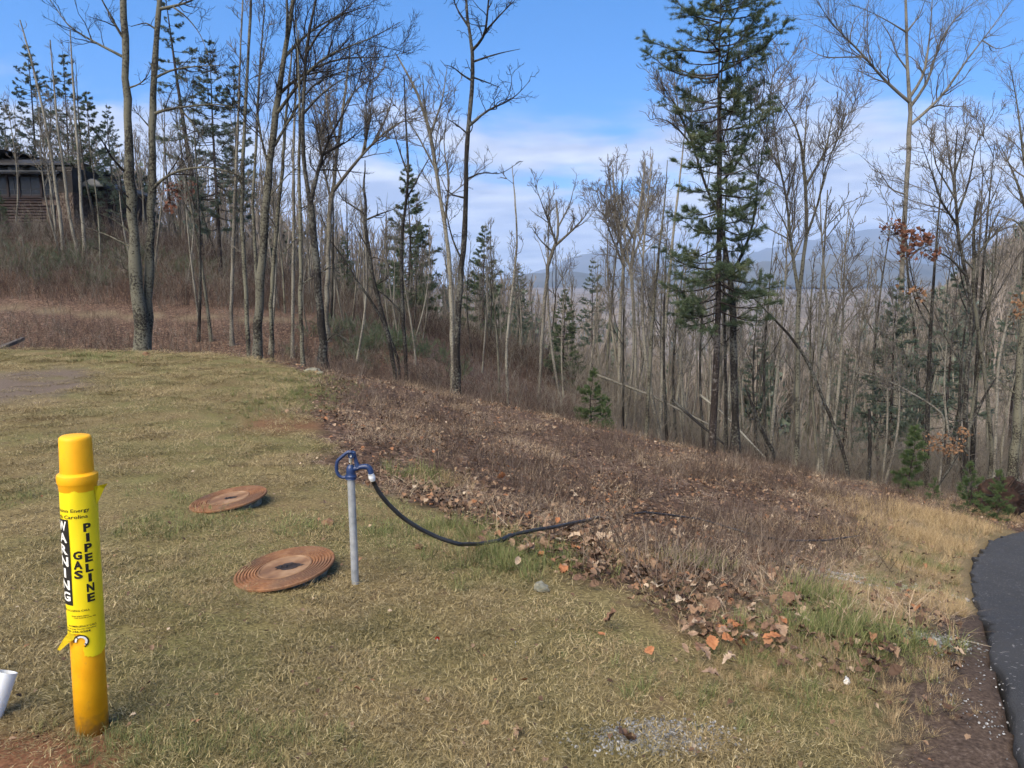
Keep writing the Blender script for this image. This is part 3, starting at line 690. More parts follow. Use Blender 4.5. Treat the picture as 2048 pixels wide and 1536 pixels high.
traced_tree('bare_tree', 'crooked black tree leaning back with an S-bent top and two dead side limbs', 21,
    [(790, 735, 14), (775, 669, 14), (762, 617, 13), (746, 561, 12), (736, 487, 11), (728, 431, 10), (735, 412, 8), (723, 366, 6), (733, 345, 4), (730, 320, 2)],
    [[(728, 427, 6), (710, 415, 5), (684, 399, 4), (675, 376, 2)], [(733, 440, 6), (759, 428, 5), (785, 420, 3), (800, 410, 2)],
     [(748, 570, 4), (770, 560, 3), (790, 530, 2)], [(740, 500, 4), (720, 470, 3), (700, 430, 2)]],
    bark='bark_dark', twig='twig_dark', dens=.6, trunk_dens=.5, t0=.3)
traced_tree('bare_tree', 'thin black stem leaning across the foot of the crooked black tree', 22,
    [(798, 725, 8), (775, 660, 8), (745, 605, 7), (712, 560, 6), (690, 520, 4), (660, 480, 3)], bark='bark_dark', twig='twig_dark', trunk_dens=1.2, t0=.3, dens=.6)
traced_tree('bare_tree', 'straight dark stem between the crooked tree and the tall mid-lawn trunk', 22,
    [(812, 735, 11), (806, 627, 10), (803, 545, 9), (802, 474, 9), (812, 415, 8), (817, 342, 7), (812, 250, 5), (808, 150, 3)],
    [[(806, 627, 6), (770, 590, 5), (735, 570, 3)], [(813, 400, 5), (850, 330, 4), (880, 280, 2)], [(816, 350, 5), (795, 290, 4), (780, 230, 2)]],
    bark='bark_dark', twig='twig_grey', trunk_dens=1.4, t0=.4, dens=.8)
traced_tree('bare_tree', 'pale grey leaning tree that crosses behind the tall black trunk', 20.5,
    [(906, 745, 14), (903, 643, 14), (901, 545, 15), (889, 448, 14), (876, 366, 12), (861, 267, 10), (834, 181, 7), (793, 110, 4)],
    [[(880, 390, 8), (868, 300, 7), (850, 220, 5), (845, 150, 3)], [(861, 270, 7), (885, 200, 5), (895, 130, 3)], [(872, 340, 6), (830, 260, 5), (790, 210, 3)],
     [(890, 450, 7), (900, 360, 6), (885, 290, 4), (900, 200, 3)]],
    bark='bark_grey', twig='twig_grey', trunk_dens=.8, t0=.4, rtip=.005, dens=.9)
traced_tree('bare_tree', 'tall black trunk standing alone at the top of the brush bank, twisted twigs', None,
    [(913, 795, 26), (914, 700, 22), (918, 600, 21), (926, 510, 20), (933, 410, 18), (931, 340, 16), (937, 250, 15), (945, 170, 13), (947, 95, 12), (936, 60, 9), (932, 0, 8), (930, -80, 4)],
    [[(947, 97, 9), (965, 80, 8), (972, 60, 7), (977, 0, 6), (985, -60, 3)], [(942, 255, 8), (960, 232, 7), (985, 214, 6), (1010, 207, 5), (1035, 190, 4), (1060, 161, 2)],
     [(942, 160, 6), (925, 150, 5), (905, 133, 4), (890, 130, 2)], [(947, 125, 6), (980, 112, 5), (1005, 105, 4), (1040, 98, 2)],
     [(930, 393, 6), (905, 390, 5), (895, 380, 4)], [(934, 357, 5), (965, 343, 4), (1000, 350, 3), (1042, 322, 2)], [(972, 65, 6), (1000, 30, 5), (1030, 0, 3)],
     [(946, 155, 5), (975, 165, 4), (1000, 175, 2)], [(938, 55, 6), (915, 20, 5), (900, -20, 3)], [(925, 520, 6), (905, 480, 5), (893, 430, 4), (890, 390, 2)],
     [(935, 270, 5), (915, 250, 4), (890, 235, 3)]],
    bark='bark_dark', twig='twig_dark', dens=.85, trunk_dens=.5, t0=.45, wig=.38, rtip=.0045)
traced_tree('bare_tree', 'pale slender tree with a rounded fork high above the brown ravine', 27,
    [(1077, 815, 8), (1084, 678, 9), (1090, 590, 11), (1098, 515, 12), (1112, 492, 9), (1118, 450, 6), (1112, 400, 4)],
    [[(1110, 495, 8), (1140, 465, 7), (1165, 440, 5), (1185, 410, 3)], [(1113, 490, 7), (1100, 450, 6), (1085, 410, 4), (1070, 370, 2)], [(1118, 455, 5), (1140, 410, 4), (1150, 365, 2)],
     [(1105, 505, 5), (1080, 480, 4), (1060, 450, 2)]],
    bark='bark_grey', twig='twig_grey', dens=1.1, rtip=.006)
traced_tree('bare_tree', 'thin whitish sapling trunk in the brown ravine left of the young pine', 24,
    [(1016, 800, 6), (1012, 700, 7), (1020, 620, 7), (1028, 560, 6), (1035, 480, 5), (1030, 400, 4), (1024, 330, 2)], bark='bark_pale', twig='twig_grey', trunk_dens=2.6, t0=.45, dens=1.0, rtip=.0055)
for lab, Y, tr in (
    ('grey tree with a wide wineglass crown beyond the ravine, first of the pair', 33, [(1238, 760, 9), (1240, 640, 10), (1248, 530, 9), (1240, 480, 8), (1230, 420, 6), (1225, 330, 3)]),
    ('grey tree with a wide wineglass crown beyond the ravine, second of the pair', 31, [(1272, 780, 9), (1270, 650, 9), (1262, 540, 9), (1270, 470, 8), (1282, 400, 6), (1290, 320, 3)])):
    x0, y0 = tr[2][0], tr[2][1]
    traced_tree('bare_tree', lab, Y, tr, [[(x0, y0, 7), (x0 - 30, y0 - 70, 5), (x0 - 55, y0 - 150, 3)], [(x0 + 2, y0 - 20, 7), (x0 + 30, y0 - 90, 5), (x0 + 45, y0 - 190, 3)], [(x0 - 8, y0 - 60, 5), (x0 - 25, y0 - 120, 4), (x0 - 30, y0 - 200, 2)]],
                bark='bark_grey', twig='twig_grey', dens=1.2, rtip=.007, trunk_dens=.6)
traced_tree('bare_tree', 'mottled dark trunk among brush left of the tall pine', 22, [(1293, 865, 12), (1297, 780, 11), (1302, 700, 11), (1305, 640, 10), (1312, 560, 8), (1320, 480, 6), (1330, 400, 4), (1335, 320, 2)], bark='bark_lichen', twig='twig_grey', trunk_dens=1.6, t0=.4, dens=.9)
traced_tree('bare_tree', 'lichen-white trunk with a ragged fork standing down the slope before the pine', 25, [(1322, 840, 9), (1325, 720, 10), (1335, 600, 10), (1342, 520, 9), (1350, 430, 7), (1362, 340, 5), (1370, 260, 3)], bark='bark_pale', twig='twig_grey', trunk_dens=1.6, t0=.45, dens=.9)
# the dark tree behind the pine: twin stems and a fan of limbs either side
traced_tree('bare_tree', 'dark slim-barked tree close behind the tall pine, forking above head height', 18.2,
    [(1469, 915, 30), (1470, 820, 26), (1468, 700, 24), (1464, 600, 23), (1460, 550, 22), (1450, 500, 16), (1440, 440, 13), (1440, 360, 11), (1441, 293, 9), (1440, 200, 7), (1445, 120, 4)],
    [[(1461, 552, 13), (1478, 525, 11), (1493, 490, 9), (1508, 445, 7), (1515, 380, 5), (1518, 300, 3)], [(1442, 372, 9), (1483, 316, 7), (1499, 260, 6), (1503, 180, 3)],
     [(1440, 440, 8), (1408, 368, 8), (1388, 293, 7), (1362, 228, 5), (1335, 180, 3)], [(1388, 293, 6), (1350, 250, 5), (1320, 235, 3), (1300, 240, 2)], [(1380, 280, 5), (1345, 200, 4), (1310, 150, 2)],
     [(1505, 450, 5), (1520, 330, 4), (1540, 220, 3), (1545, 150, 2)], [(1441, 300, 5), (1470, 200, 4), (1480, 110, 2)], [(1493, 290, 4), (1520, 230, 3), (1530, 160, 2)]],
    bark='bark_dark', twig='twig_grey', dens=1.2, rtip=.005, maxn=2600, up=.35)
traced_tree('bare_tree', 'slim black stem squeezed between the tall pine and the dark forking tree', 18.6, [(1452, 910, 11), (1452, 800, 9), (1450, 700, 8), (1447, 560, 6), (1450, 430, 4), (1455, 330, 2)], bark='bark_dark', twig='twig_dark', trunk_dens=1.0, t0=.3, dens=.6)
traced_tree('bare_tree', 'lichen-speckled tree right of the pine with two near-parallel upright stems', 21,
    [(1593, 940, 19), (1595, 808, 17), (1595, 683, 15), (1597, 593, 14), (1606, 525, 12), (1614, 470, 11), (1612, 400, 10), (1611, 371, 10), (1604, 293, 7), (1594, 250, 5), (1559, 200, 3)],
    [[(1597, 595, 11), (1589, 540, 10), (1578, 456, 9), (1575, 391, 8), (1559, 339, 7), (1549, 277, 5), (1545, 200, 3)], [(1611, 375, 8), (1627, 345, 7), (1656, 293, 6), (1660, 244, 4), (1700, 185, 2)],
     [(1609, 330, 6), (1611, 260, 5), (1614, 190, 3)], [(1615, 470, 7), (1640, 400, 6), (1650, 330, 5), (1690, 250, 3), (1730, 160, 2)], [(1560, 340, 5), (1535, 290, 4), (1515, 240, 2)], [(1576, 400, 5), (1592, 330, 4), (1590, 270, 2)],
     [(1597, 690, 5), (1615, 640, 4), (1640, 600, 2)]],
    bark='bark_lichen', twig='twig_grey', dens=1.1, rtip=.0048, maxn=2400, up=.35)
traced_tree('leaning_tree', 'dead slanting pole propped against the two-stemmed tree', 20.5, [(1697, 945, 11), (1679, 880, 10), (1647, 801, 9), (1622, 736, 9), (1600, 697, 8), (1564, 654, 7), (1529, 618, 5), (1500, 590, 3)], bark='bark_dark', twig='twig_dark', trunk_dens=.8, t0=.5, dens=.5)
traced_tree('leaning_tree', 'short dark slanting trunk at the bank between pine and two-stemmed tree', 20, [(1548, 905, 11), (1539, 890, 11), (1518, 850, 10), (1500, 800, 8), (1490, 770, 3)], bark='bark_dark', twig='twig_dark', trunk_dens=.3, dens=.4)
traced_tree('bare_tree', 'brown-footed thin straight tree just right of the two-stemmed tree', 21.5, [(1644, 940, 11), (1642, 850, 11), (1640, 772, 9), (1637, 700, 8), (1640, 600, 7), (1650, 480, 5), (1655, 380, 3)], bark='bark_grey', twig='twig_grey', trunk_dens=1.6, t0=.4, dens=.9)
traced_tree('dead_snag', 'broken-topped dead stump standing at the wood edge before the green pine', 20, [(1739, 925, 11), (1740, 880, 10), (1739, 840, 9), (1738, 818, 6)], [[(1739, 832, 4), (1728, 827, 3), (1720, 826, 2)], [(1741, 828, 4), (1752, 850, 3), (1765, 880, 2)]], bark='bark_dark', twig='twig_dark', dens=.4, levels=1)
traced_tree('bare_tree', 'tall pale mottled tree with a bold open vase of limbs against blue sky', None,
    [(1797, 968, 26), (1794, 900, 22), (1793, 820, 20), (1798, 700, 17), (1803, 560, 15), (1808, 460, 14), (1815, 340, 12), (1820, 260, 12), (1823, 195, 11), (1814, 163, 8), (1813, 110, 7), (1814, 65, 6), (1811, 0, 5), (1811, -90, 3)],
    [[(1819, 205, 7), (1797, 186, 7), (1760, 153, 6), (1731, 114, 5), (1702, 85, 5), (1676, 62, 4), (1656, 39, 3), (1633, 0, 2)], [(1731, 114, 4), (1695, 114, 3), (1650, 116, 3), (1607, 94, 1.5)],
     [(1825, 194, 7), (1848, 153, 6), (1855, 107, 5), (1861, 59, 4), (1865, -10, 3)], [(1829, 214, 7), (1858, 163, 6), (1871, 107, 5), (1884, 72, 4), (1914, 29, 3), (1962, -5, 2)],
     [(1827, 254, 7), (1865, 212, 6), (1894, 182, 6), (1920, 137, 5), (1956, 91, 4), (1988, 52, 3), (2018, 5, 2)], [(1966, 83, 3), (1995, 100, 2), (2035, 85, 1.5)],
     [(1814, 137, 4), (1793, 111, 3), (1783, 75, 3), (1757, 36, 2)], [(1814, 65, 4), (1790, 50, 3), (1745, 25, 2), (1690, 5, 1.5)], [(1815, 62, 4), (1840, 30, 3), (1852, -5, 2)], [(1858, 127, 3), (1880, 100, 2), (1895, 60, 1.5)],
     [(1808, 385, 4), (1780, 380, 3), (1765, 350, 2), (1720, 310, 1.5)]],
    bark='bark_pale', twig='twig_grey', dens=.8, rtip=.0036, levels=2, wig=.22, wf=1.25)
traced_tree('bare_tree', 'dark slanting tree with a lichened kink beside the tall pale vase tree', None,
    [(1855, 965, 13), (1847, 862, 11), (1838, 790, 10), (1831, 683, 8), (1822, 611, 7), (1815, 540, 6), (1812, 470, 4), (1805, 400, 2)],
    [[(1840, 800, 4), (1860, 740, 3), (1862, 680, 2)], [(1822, 611, 4), (1845, 575, 3), (1870, 560, 2)]],
    bark='bark_dark', twig='twig_grey', trunk_dens=1.2, t0=.3, dens=.6)
traced_tree('bare_tree', 'stout grey-black tree with a broad round crown of fine twigs at the wood edge', 22,
    [(1932, 945, 16), (1930, 880, 16), (1930, 808, 15), (1935, 719, 14), (1944, 665, 13), (1942, 593, 11), (1930, 543, 10), (1918, 480, 9), (1912, 420, 8), (1908, 340, 6), (1915, 260, 3)],
    [[(1932, 550, 8), (1905, 520, 6), (1880, 505, 5), (1850, 500, 3)], [(1915, 450, 7), (1880, 400, 6), (1862, 340, 4), (1840, 280, 2)], [(1912, 430, 7), (1940, 360, 6), (1950, 290, 4), (1985, 230, 2)],
     [(1910, 370, 5), (1895, 300, 4), (1890, 230, 2)], [(1912, 345, 5), (1930, 280, 4), (1935, 215, 2)], [(1920, 490, 6), (1950, 450, 5), (1985, 400, 4), (2010, 330, 2)], [(1910, 400, 5), (1870, 330, 4), (1862, 260, 2)]],
    bark='bark_dark', twig='twig_grey', dens=1.25, rtip=.005, maxn=2800)
traced_tree('bare_tree', 'lichened second stem with knotted limbs beside the round-crowned tree', 22.6,
    [(1985, 900, 11), (1975, 800, 12), (1968, 740, 12), (1955, 650, 11), (1945, 585, 11), (1950, 520, 10), (1946, 450, 8), (1955, 400, 5)],
    [[(1948, 520, 8), (1970, 490, 7), (1990, 465, 6), (2020, 440, 4), (2046, 410, 3)], [(1975, 485, 6), (1985, 450, 5), (2000, 420, 4)], [(1948, 540, 6), (1920, 510, 5), (1890, 490, 3)]],
    bark='bark_lichen', twig='twig_grey', dens=.9, leaves=0)
traced_tree('bare_tree', 'bone-pale twisted dead stem near the road-end trunk', 19.5, [(1990, 930, 8), (1992, 850, 8), (1994, 772, 7), (1998, 715, 7), (2013, 650, 6), (2024, 600, 5), (2034, 557, 4), (2041, 515, 2)], [[(2013, 652, 4), (2035, 630, 3), (2050, 620, 2)]], bark='bark_pale', twig='twig_pale', dens=.4, trunk_dens=.4, levels=1)
traced_tree('bare_tree', 'black trunk with white lichen down one edge standing beside the road bend', None,
    [(2022, 998, 28), (2027, 930, 24), (2033, 850, 21), (2038, 780, 19), (2042, 700, 17), (2048, 600, 15), (2056, 450, 12), (2066, 280, 8), (2072, 100, 4)],
    [[(2036, 790, 6), (2012, 775, 4), (1998, 762, 3), (1980, 755, 2)], [(2057, 440, 8), (2040, 380, 6), (2020, 330, 4), (2000, 290, 2)], [(2060, 400, 7), (2045, 300, 5), (2035, 210, 4), (2020, 130, 2)], [(2055, 470, 6), (2030, 440, 4), (1990, 430, 2)]],
    bark='bark_lichen', twig='twig_grey', dens=.9, trunk_dens=.4, wf=1.35)
traced_tree('fallen_branch', 'broken limb with twigs slanting down beside the uprooted root plate', 20, [(1868, 985, 5), (1900, 935, 7), (1925, 890, 7), (1946, 840, 7), (1970, 790, 6), (1985, 765, 4), (2002, 745, 2)], [[(1925, 890, 4), (1900, 870, 3), (1880, 872, 2)], [(1946, 845, 4), (1920, 840, 3), (1890, 850, 2)]], bark='bark_dark', twig='twig_pale', dens=1.0, trunk_dens=.8, t0=.1, levels=2)
traced_tree('fallen_branch', 'pale broken top hanging in the trees across the tall vase tree', 22, [(1890, 830, 5), (1860, 808, 5), (1830, 790, 5), (1790, 768, 4), (1750, 752, 3), (1705, 742, 2)], [[(1830, 790, 3), (1780, 775, 2), (1720, 765, 1.5)], [(1790, 770, 3), (1740, 740, 2), (1700, 735, 1.5)]], bark='bark_pale', twig='twig_pale', dens=1.4, trunk_dens=1.4, t0=.1, levels=2)
# leaves that still cling
def leaf_spray(name, label, px, py, Y, w, hgt, n, mat, size=.11):
    rng = np.random.default_rng(int(px)); c = P(px, py, Y); k = Y / F
    e = empty(name, c); tag(e, label, 'branch')
    tw = [np.array([[-w * k * .6, 0, -hgt * k * .5], [-w * k * .1, 0, 0], [w * k * .55, .05, hgt * k * .15]]), np.array([[-w * k * .2, 0, -hgt * k * .1], [0, .05, hgt * k * .3], [w * k * .1, 0, hgt * k * .6]]), np.array([[-w * k * .1, 0, 0], [w * k * .2, -.1, -hgt * k * .3], [w * k * .5, -.1, -hgt * k * .45]])]
    pp = np.array([resample(a, 6) for a in tw]); rr = np.full(pp.shape[:2], .006)
    sub = spawn(rng, pp, rr, 7, .12, (.3, .6), (30, 70), 4, rtip=.003, rmin=.003)
    V, q = join([tubes(pp, rr, 4), tubes(sub[0], sub[1], 3)]); obj('twigs', mesh_from('twigs', V, quads=q), M['twig_dark'], e)
    cl = rng.normal(size=(7, 3)) * np.array([w * k * .32, .18, hgt * k * .32]); cs = cl[rng.integers(0, 7, n)] + rng.normal(size=(n, 3)) * np.array([w * k * .11, .1, hgt * k * .13])
    V, trr = leaf_quads(rng, cs, size); obj('dead_leaves', mesh_from('dead_leaves', V, tris=trr, smooth=False), M[mat], e)
leaf_spray('leafy_branch', 'spray of russet oak leaves still clinging beside the tall pale vase tree', 1848, 494, 17.2, 60, 42, 170, 'oak_red')
leaf_spray('leafy_branch', 'small bunch of hanging russet leaves on the other side of the pale trunk', 1786, 468, 17.4, 24, 34, 70, 'oak_red', .09)
leaf_spray('leafy_branch', 'low spray of orange-brown leaves across trunks at the wood edge', 1893, 884, 18.5, 90, 36, 240, 'oak_orange', .075)
leaf_spray('leafy_branch', 'few tan leaves on a twig against the shaded pine', 1830, 582, 17.6, 34, 16, 46, 'oak_orange', .09)
leaf_spray('leafy_branch', 'tan leaves hanging near the road-side trunk top', 2036, 625, 16, 34, 46, 60, 'oak_orange', .09)
leaf_spray('leafy_branch', 'dark red leafy branch above the hill brush between the house and thicket', 352, 385, 40, 66, 60, 120, 'oak_red', .2)

# ---- white pines
def pine_at(name, label, px, pyb, Y, meshes, H, top_py, rz=0.0, group=None):
    """scaled so that its top reaches the row top_py"""
    b = P(px, pyb, Y); g = h1(b[0], Y); top = P(px, top_py, Y)[2]
    return place(name, label, meshes, (b[0], Y, g - .05), rz, (top - g) / H, group)
g = hit(1425, 908); HP = P(1418, -45, g[1])[2] - g[2]
shape = ([0, .1, .25, .33, .45, .55, .68, .8, .9, 1], [.70, .82, .76, .70, .66, .70, .90, .94, .76, .28])
hero = pine_meshes(31, HP, .092, .30, 1.62, .26, droop=.05, tufts=8, nn=12, nl=.095, nw=.0068, shape=shape, sub=30, lean=(-.12, .1), gap=.16, per=(3, 7), rise=.5)
place('pine_tree', 'tallest pine, one dark straight trunk with tiered dark green boughs on the bank', hero, (g[0], g[1], g[2] - .05))
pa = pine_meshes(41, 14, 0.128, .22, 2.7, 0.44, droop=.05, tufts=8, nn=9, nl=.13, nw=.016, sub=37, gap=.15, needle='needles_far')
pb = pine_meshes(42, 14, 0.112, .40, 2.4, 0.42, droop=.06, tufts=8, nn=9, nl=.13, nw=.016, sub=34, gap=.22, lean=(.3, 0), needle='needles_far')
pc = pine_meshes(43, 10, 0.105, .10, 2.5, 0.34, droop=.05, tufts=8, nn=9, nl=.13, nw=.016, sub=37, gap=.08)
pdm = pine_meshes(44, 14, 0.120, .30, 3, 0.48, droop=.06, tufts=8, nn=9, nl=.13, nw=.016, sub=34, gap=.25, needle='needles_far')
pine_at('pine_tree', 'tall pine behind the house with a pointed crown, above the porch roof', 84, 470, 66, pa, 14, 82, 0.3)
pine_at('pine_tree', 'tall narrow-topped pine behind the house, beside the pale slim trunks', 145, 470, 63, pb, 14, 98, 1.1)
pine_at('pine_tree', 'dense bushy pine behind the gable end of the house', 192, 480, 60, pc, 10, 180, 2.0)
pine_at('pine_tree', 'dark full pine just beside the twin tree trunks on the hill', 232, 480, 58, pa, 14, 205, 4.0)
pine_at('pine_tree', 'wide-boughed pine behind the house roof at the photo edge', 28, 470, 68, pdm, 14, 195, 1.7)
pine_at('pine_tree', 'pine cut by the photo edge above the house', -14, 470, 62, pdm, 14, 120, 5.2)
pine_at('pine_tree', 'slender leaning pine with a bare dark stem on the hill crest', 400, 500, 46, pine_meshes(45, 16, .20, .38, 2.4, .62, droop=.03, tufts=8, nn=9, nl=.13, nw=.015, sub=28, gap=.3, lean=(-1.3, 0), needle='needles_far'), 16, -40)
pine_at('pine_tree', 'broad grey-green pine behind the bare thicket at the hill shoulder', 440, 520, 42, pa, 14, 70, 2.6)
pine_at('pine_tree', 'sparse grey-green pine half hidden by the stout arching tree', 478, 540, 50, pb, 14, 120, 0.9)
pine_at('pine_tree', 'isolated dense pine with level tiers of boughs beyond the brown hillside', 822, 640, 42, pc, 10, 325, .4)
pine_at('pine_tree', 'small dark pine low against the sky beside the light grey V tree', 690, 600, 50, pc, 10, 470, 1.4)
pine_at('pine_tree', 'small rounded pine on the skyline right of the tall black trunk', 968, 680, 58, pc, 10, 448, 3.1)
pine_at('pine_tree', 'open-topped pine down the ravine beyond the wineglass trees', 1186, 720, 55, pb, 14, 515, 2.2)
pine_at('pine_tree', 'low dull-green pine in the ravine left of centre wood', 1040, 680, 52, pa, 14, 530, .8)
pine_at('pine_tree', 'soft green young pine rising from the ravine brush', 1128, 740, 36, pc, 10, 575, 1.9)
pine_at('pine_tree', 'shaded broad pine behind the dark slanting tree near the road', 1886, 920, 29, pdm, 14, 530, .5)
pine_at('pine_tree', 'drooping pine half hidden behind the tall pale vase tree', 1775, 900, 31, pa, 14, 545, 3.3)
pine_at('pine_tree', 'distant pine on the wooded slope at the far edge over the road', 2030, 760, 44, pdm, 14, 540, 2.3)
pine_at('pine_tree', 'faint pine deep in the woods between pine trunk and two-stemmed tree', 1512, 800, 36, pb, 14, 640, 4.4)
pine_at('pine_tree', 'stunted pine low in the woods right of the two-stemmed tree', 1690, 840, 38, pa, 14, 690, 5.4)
ys_ = pine_meshes(51, 3, .035, .04, .72, .17, droop=.03, tufts=6, nn=13, nl=.13, nw=.012, sub=10, gap=.08, needle='needles_young', rise=.9)
ys2 = pine_meshes(52, 3, .035, .02, 1.15, .19, droop=.06, tufts=6, nn=13, nl=.13, nw=.012, sub=10, gap=.1, needle='needles_young', rise=.7)
def young(label, px, pyb, Y, me_, top, rz=0):
    b = P(px, pyb, Y); g = h1(b[0], Y); s = max(.2, (P(px, top, Y)[2] - g) / 3); place('pine_sapling', label, me_, (b[0], Y, g - .02), rz, s, cat='sapling')
young('bright green pine sapling standing up in the brown ravine', 1183, 810, 21.5, ys2, 740)
young('bushy green pine sapling just below the taller one in the ravine', 1212, 860, 19.5, ys2, 795, 1)
young('green pine sapling behind the foot of the tall pale vase tree', 1822, 950, 17.8, ys_, 850, 2)
young('low spreading green pine in front of the uprooted root plate', 1940, 985, 15.2, ys2, 925, 3)
young('yellowish low pine tuft between root plate and roadside trunk', 1998, 985, 15.4, ys2, 940, 4)
young('grey-green low evergreen clump beside the dark slanting tree foot', 1868, 985, 16.0, ys2, 955, 5)
for lab, px, pyb, Y, top, rz in (('dark evergreen shrub in front of the house at the photo edge', 4, 480, 47, 372, 1.2), ('low evergreen shrub below the house porch', 58, 490, 49, 425, 2.5),
        ('low evergreen shrub against the log wall of the house', 98, 492, 50, 438, .5), ('evergreen shrub beside the slim pale trunks below the house', 205, 500, 46, 430, 3.5)):
    pine_at('evergreen_shrub', lab, px, pyb, Y, pc, 10, top, rz)

# ---- the woods behind: individual trees standing on the slopes
PB = [proto_bare(201, 11, .070, .42, 10, .8, 'bark_grey', 'twig_grey', .0075), proto_bare(202, 12, .080, .50, 11, .7, 'bark_lichen', 'twig_grey', .0075),
      proto_bare(203, 9, .060, .35, 9, .9, 'bark_grey', 'twig_grey', .007), proto_bare(204, 13, .09, .45, 13, .9, 'bark_dark', 'twig_grey', .008),
      proto_bare(205, 8, .050, .30, 8, .8, 'bark_pale', 'twig_pale', .007), proto_bare(206, 10, .070, .55, 8, .6, 'bark_pale', 'twig_grey', .007, curve=.6)]
PBH = [11, 12, 9, 13, 8, 10]
BARKS = ['slim grey-barked tree', 'tall lichen-mottled tree', 'thin grey tree', 'tall dark-barked tree', 'small pale-barked tree', 'wavering pale-barked tree']
def woods(n, px0, px1, y0, y1, where, group, seed, hs=(.7, 1.15), kinds=range(6), power=1.3, lo=300, hi_=470):
    """where: [(up to px, words)], landmarks that tell the trees' places apart"""
    rng = np.random.default_rng(seed)
    for _ in range(n):
        Y = y0 + (y1 - y0) * rng.random() ** power; px = px0 + (px1 - px0) * rng.random(); x = (px - 1024) / F * Y
        k = int(rng.choice(list(kinds))); s = hs[0] + (hs[1] - hs[0]) * rng.random()
        lim = lo + (hi_ - lo) * rng.random(); s = max(.28, min(s, ((HZ - lim) / F * Y + CAMZ - h1(x, Y)) / PBH[k]))
        place_ = next(w for lim, w in where if px < lim); dist = 'nearer' if Y < y0 + .28 * (y1 - y0) else 'deeper in'
        place('woodland_tree', '%s%s %s, %s' % ('low ' if s < hs[0] + .35 * (hs[1] - hs[0]) and k not in (1, 3) else '', BARKS[k], place_, dist), PB[k], (x, Y, h1(x, Y) - .1), rng.random() * 6.28, s, group, tilt=rng.normal() * .05)
W1 = [(1300, 'in the woods left of the tall pine'), (1430, 'in the woods behind the tall pine'), (1560, 'in the woods right of the dark forking tree'), (1680, 'in the woods about the two-stemmed tree'), (1800, 'in the woods before the pale vase tree'), (1930, 'in the woods past the pale vase tree'), (9999, 'in the woods above the road bend')]
W2 = [(800, 'in the ravine behind the crooked black tree'), (940, 'in the ravine behind the tall black trunk'), (1060, 'in the ravine beyond the bank top'), (9999, 'in the ravine below the young pine')]
W3 = [(420, 'on the hill beside the twin tree'), (530, 'on the hill around the stout arching tree'), (640, 'on the hill behind the dark forked trunk'), (9999, 'on the hill behind the light grey V tree')]
W4 = [(80, 'on the hill before the house porch'), (190, 'on the hill at the house gable end'), (9999, 'on the hill between house and twin tree')]
woods(125, 1180, 2120, 23, 62, W1, 'bare trees in the woods below the bank', 1, hs=(.55, 1.1), lo=290, hi_=520)
woods(46, 700, 1180, 27, 68, W2, 'bare trees in the ravine', 2, hs=(.45, .85), lo=330, hi_=520)
woods(30, 330, 720, 27, 60, W3, 'bare trees in the hill thicket', 3, hs=(.5, .9), lo=60, hi_=420)
woods(20, -60, 330, 36, 75, W4, 'bare trees on the house hill', 4, hs=(.55, 1.15), lo=20, hi_=330)

# ------------------------------------------------------------------ scattered ground cover (grass, litter, brush, far woods)
def scatter(name, pts, rot, scl, idx, protos, label=None):
    """one stuff object: a point cloud of positions with small meshes set on it by geometry nodes"""
    me = bpy.data.meshes.new(name); pts = np.asarray(pts, np.float32)
    me.vertices.add(len(pts)); me.vertices.foreach_set('co', pts.ravel())
    a = me.attributes.new('rot', 'FLOAT_VECTOR', 'POINT'); a.data.foreach_set('vector', np.asarray(rot, np.float32).ravel())
    a = me.attributes.new('scl', 'FLOAT_VECTOR', 'POINT'); s = np.asarray(scl, np.float32); s = np.repeat(s[:, None], 3, 1) if s.ndim == 1 else s
    a.data.foreach_set('vector', s.ravel())
    a = me.attributes.new('idx', 'INT', 'POINT'); a.data.foreach_set('value', np.asarray(idx, np.int32))
    col = bpy.data.collections.new(name + '_pieces')
    for k, (pm, mat) in enumerate(protos):
        if mat is not None and not pm.materials: pm.materials.append(mat)
        o = bpy.data.objects.new('%s_piece_%02d' % (name, k), pm); col.objects.link(o)
    ng = bpy.data.node_groups.new(name, 'GeometryNodeTree')
    ng.interface.new_socket(name='Geometry', in_out='INPUT', socket_type='NodeSocketGeometry')
    ng.interface.new_socket(name='Geometry', in_out='OUTPUT', socket_type='NodeSocketGeometry')
    gi, go = ng.nodes.new('NodeGroupInput'), ng.nodes.new('NodeGroupOutput')
    ci = ng.nodes.new('GeometryNodeCollectionInfo'); ci.inputs['Collection'].default_value = col; ci.inputs['Separate Children'].default_value = True; ci.inputs['Reset Children'].default_value = True
    iop = ng.nodes.new('GeometryNodeInstanceOnPoints'); iop.inputs['Pick Instance'].default_value = True
    def na(nm, dt):
        n = ng.nodes.new('GeometryNodeInputNamedAttribute'); n.data_type = dt; n.inputs['Name'].default_value = nm; return n.outputs[0]
    L = ng.links.new
    L(gi.outputs[0], iop.inputs['Points']); L(ci.outputs[0], iop.inputs['Instance']); L(na('idx', 'INT'), iop.inputs['Instance Index'])
    er = ng.nodes.new('FunctionNodeEulerToRotation'); L(na('rot', 'FLOAT_VECTOR'), er.inputs[0]); L(er.outputs[0], iop.inputs['Rotation'])
    L(na('scl', 'FLOAT_VECTOR'), iop.inputs['Scale']); L(iop.outputs[0], go.inputs[0])
    o = bpy.data.objects.new(name, me); COL.objects.link(o); tag(o, label, None, None, 'stuff')
    md = o.modifiers.new('scatter', 'NODES'); md.node_group = ng
    return o
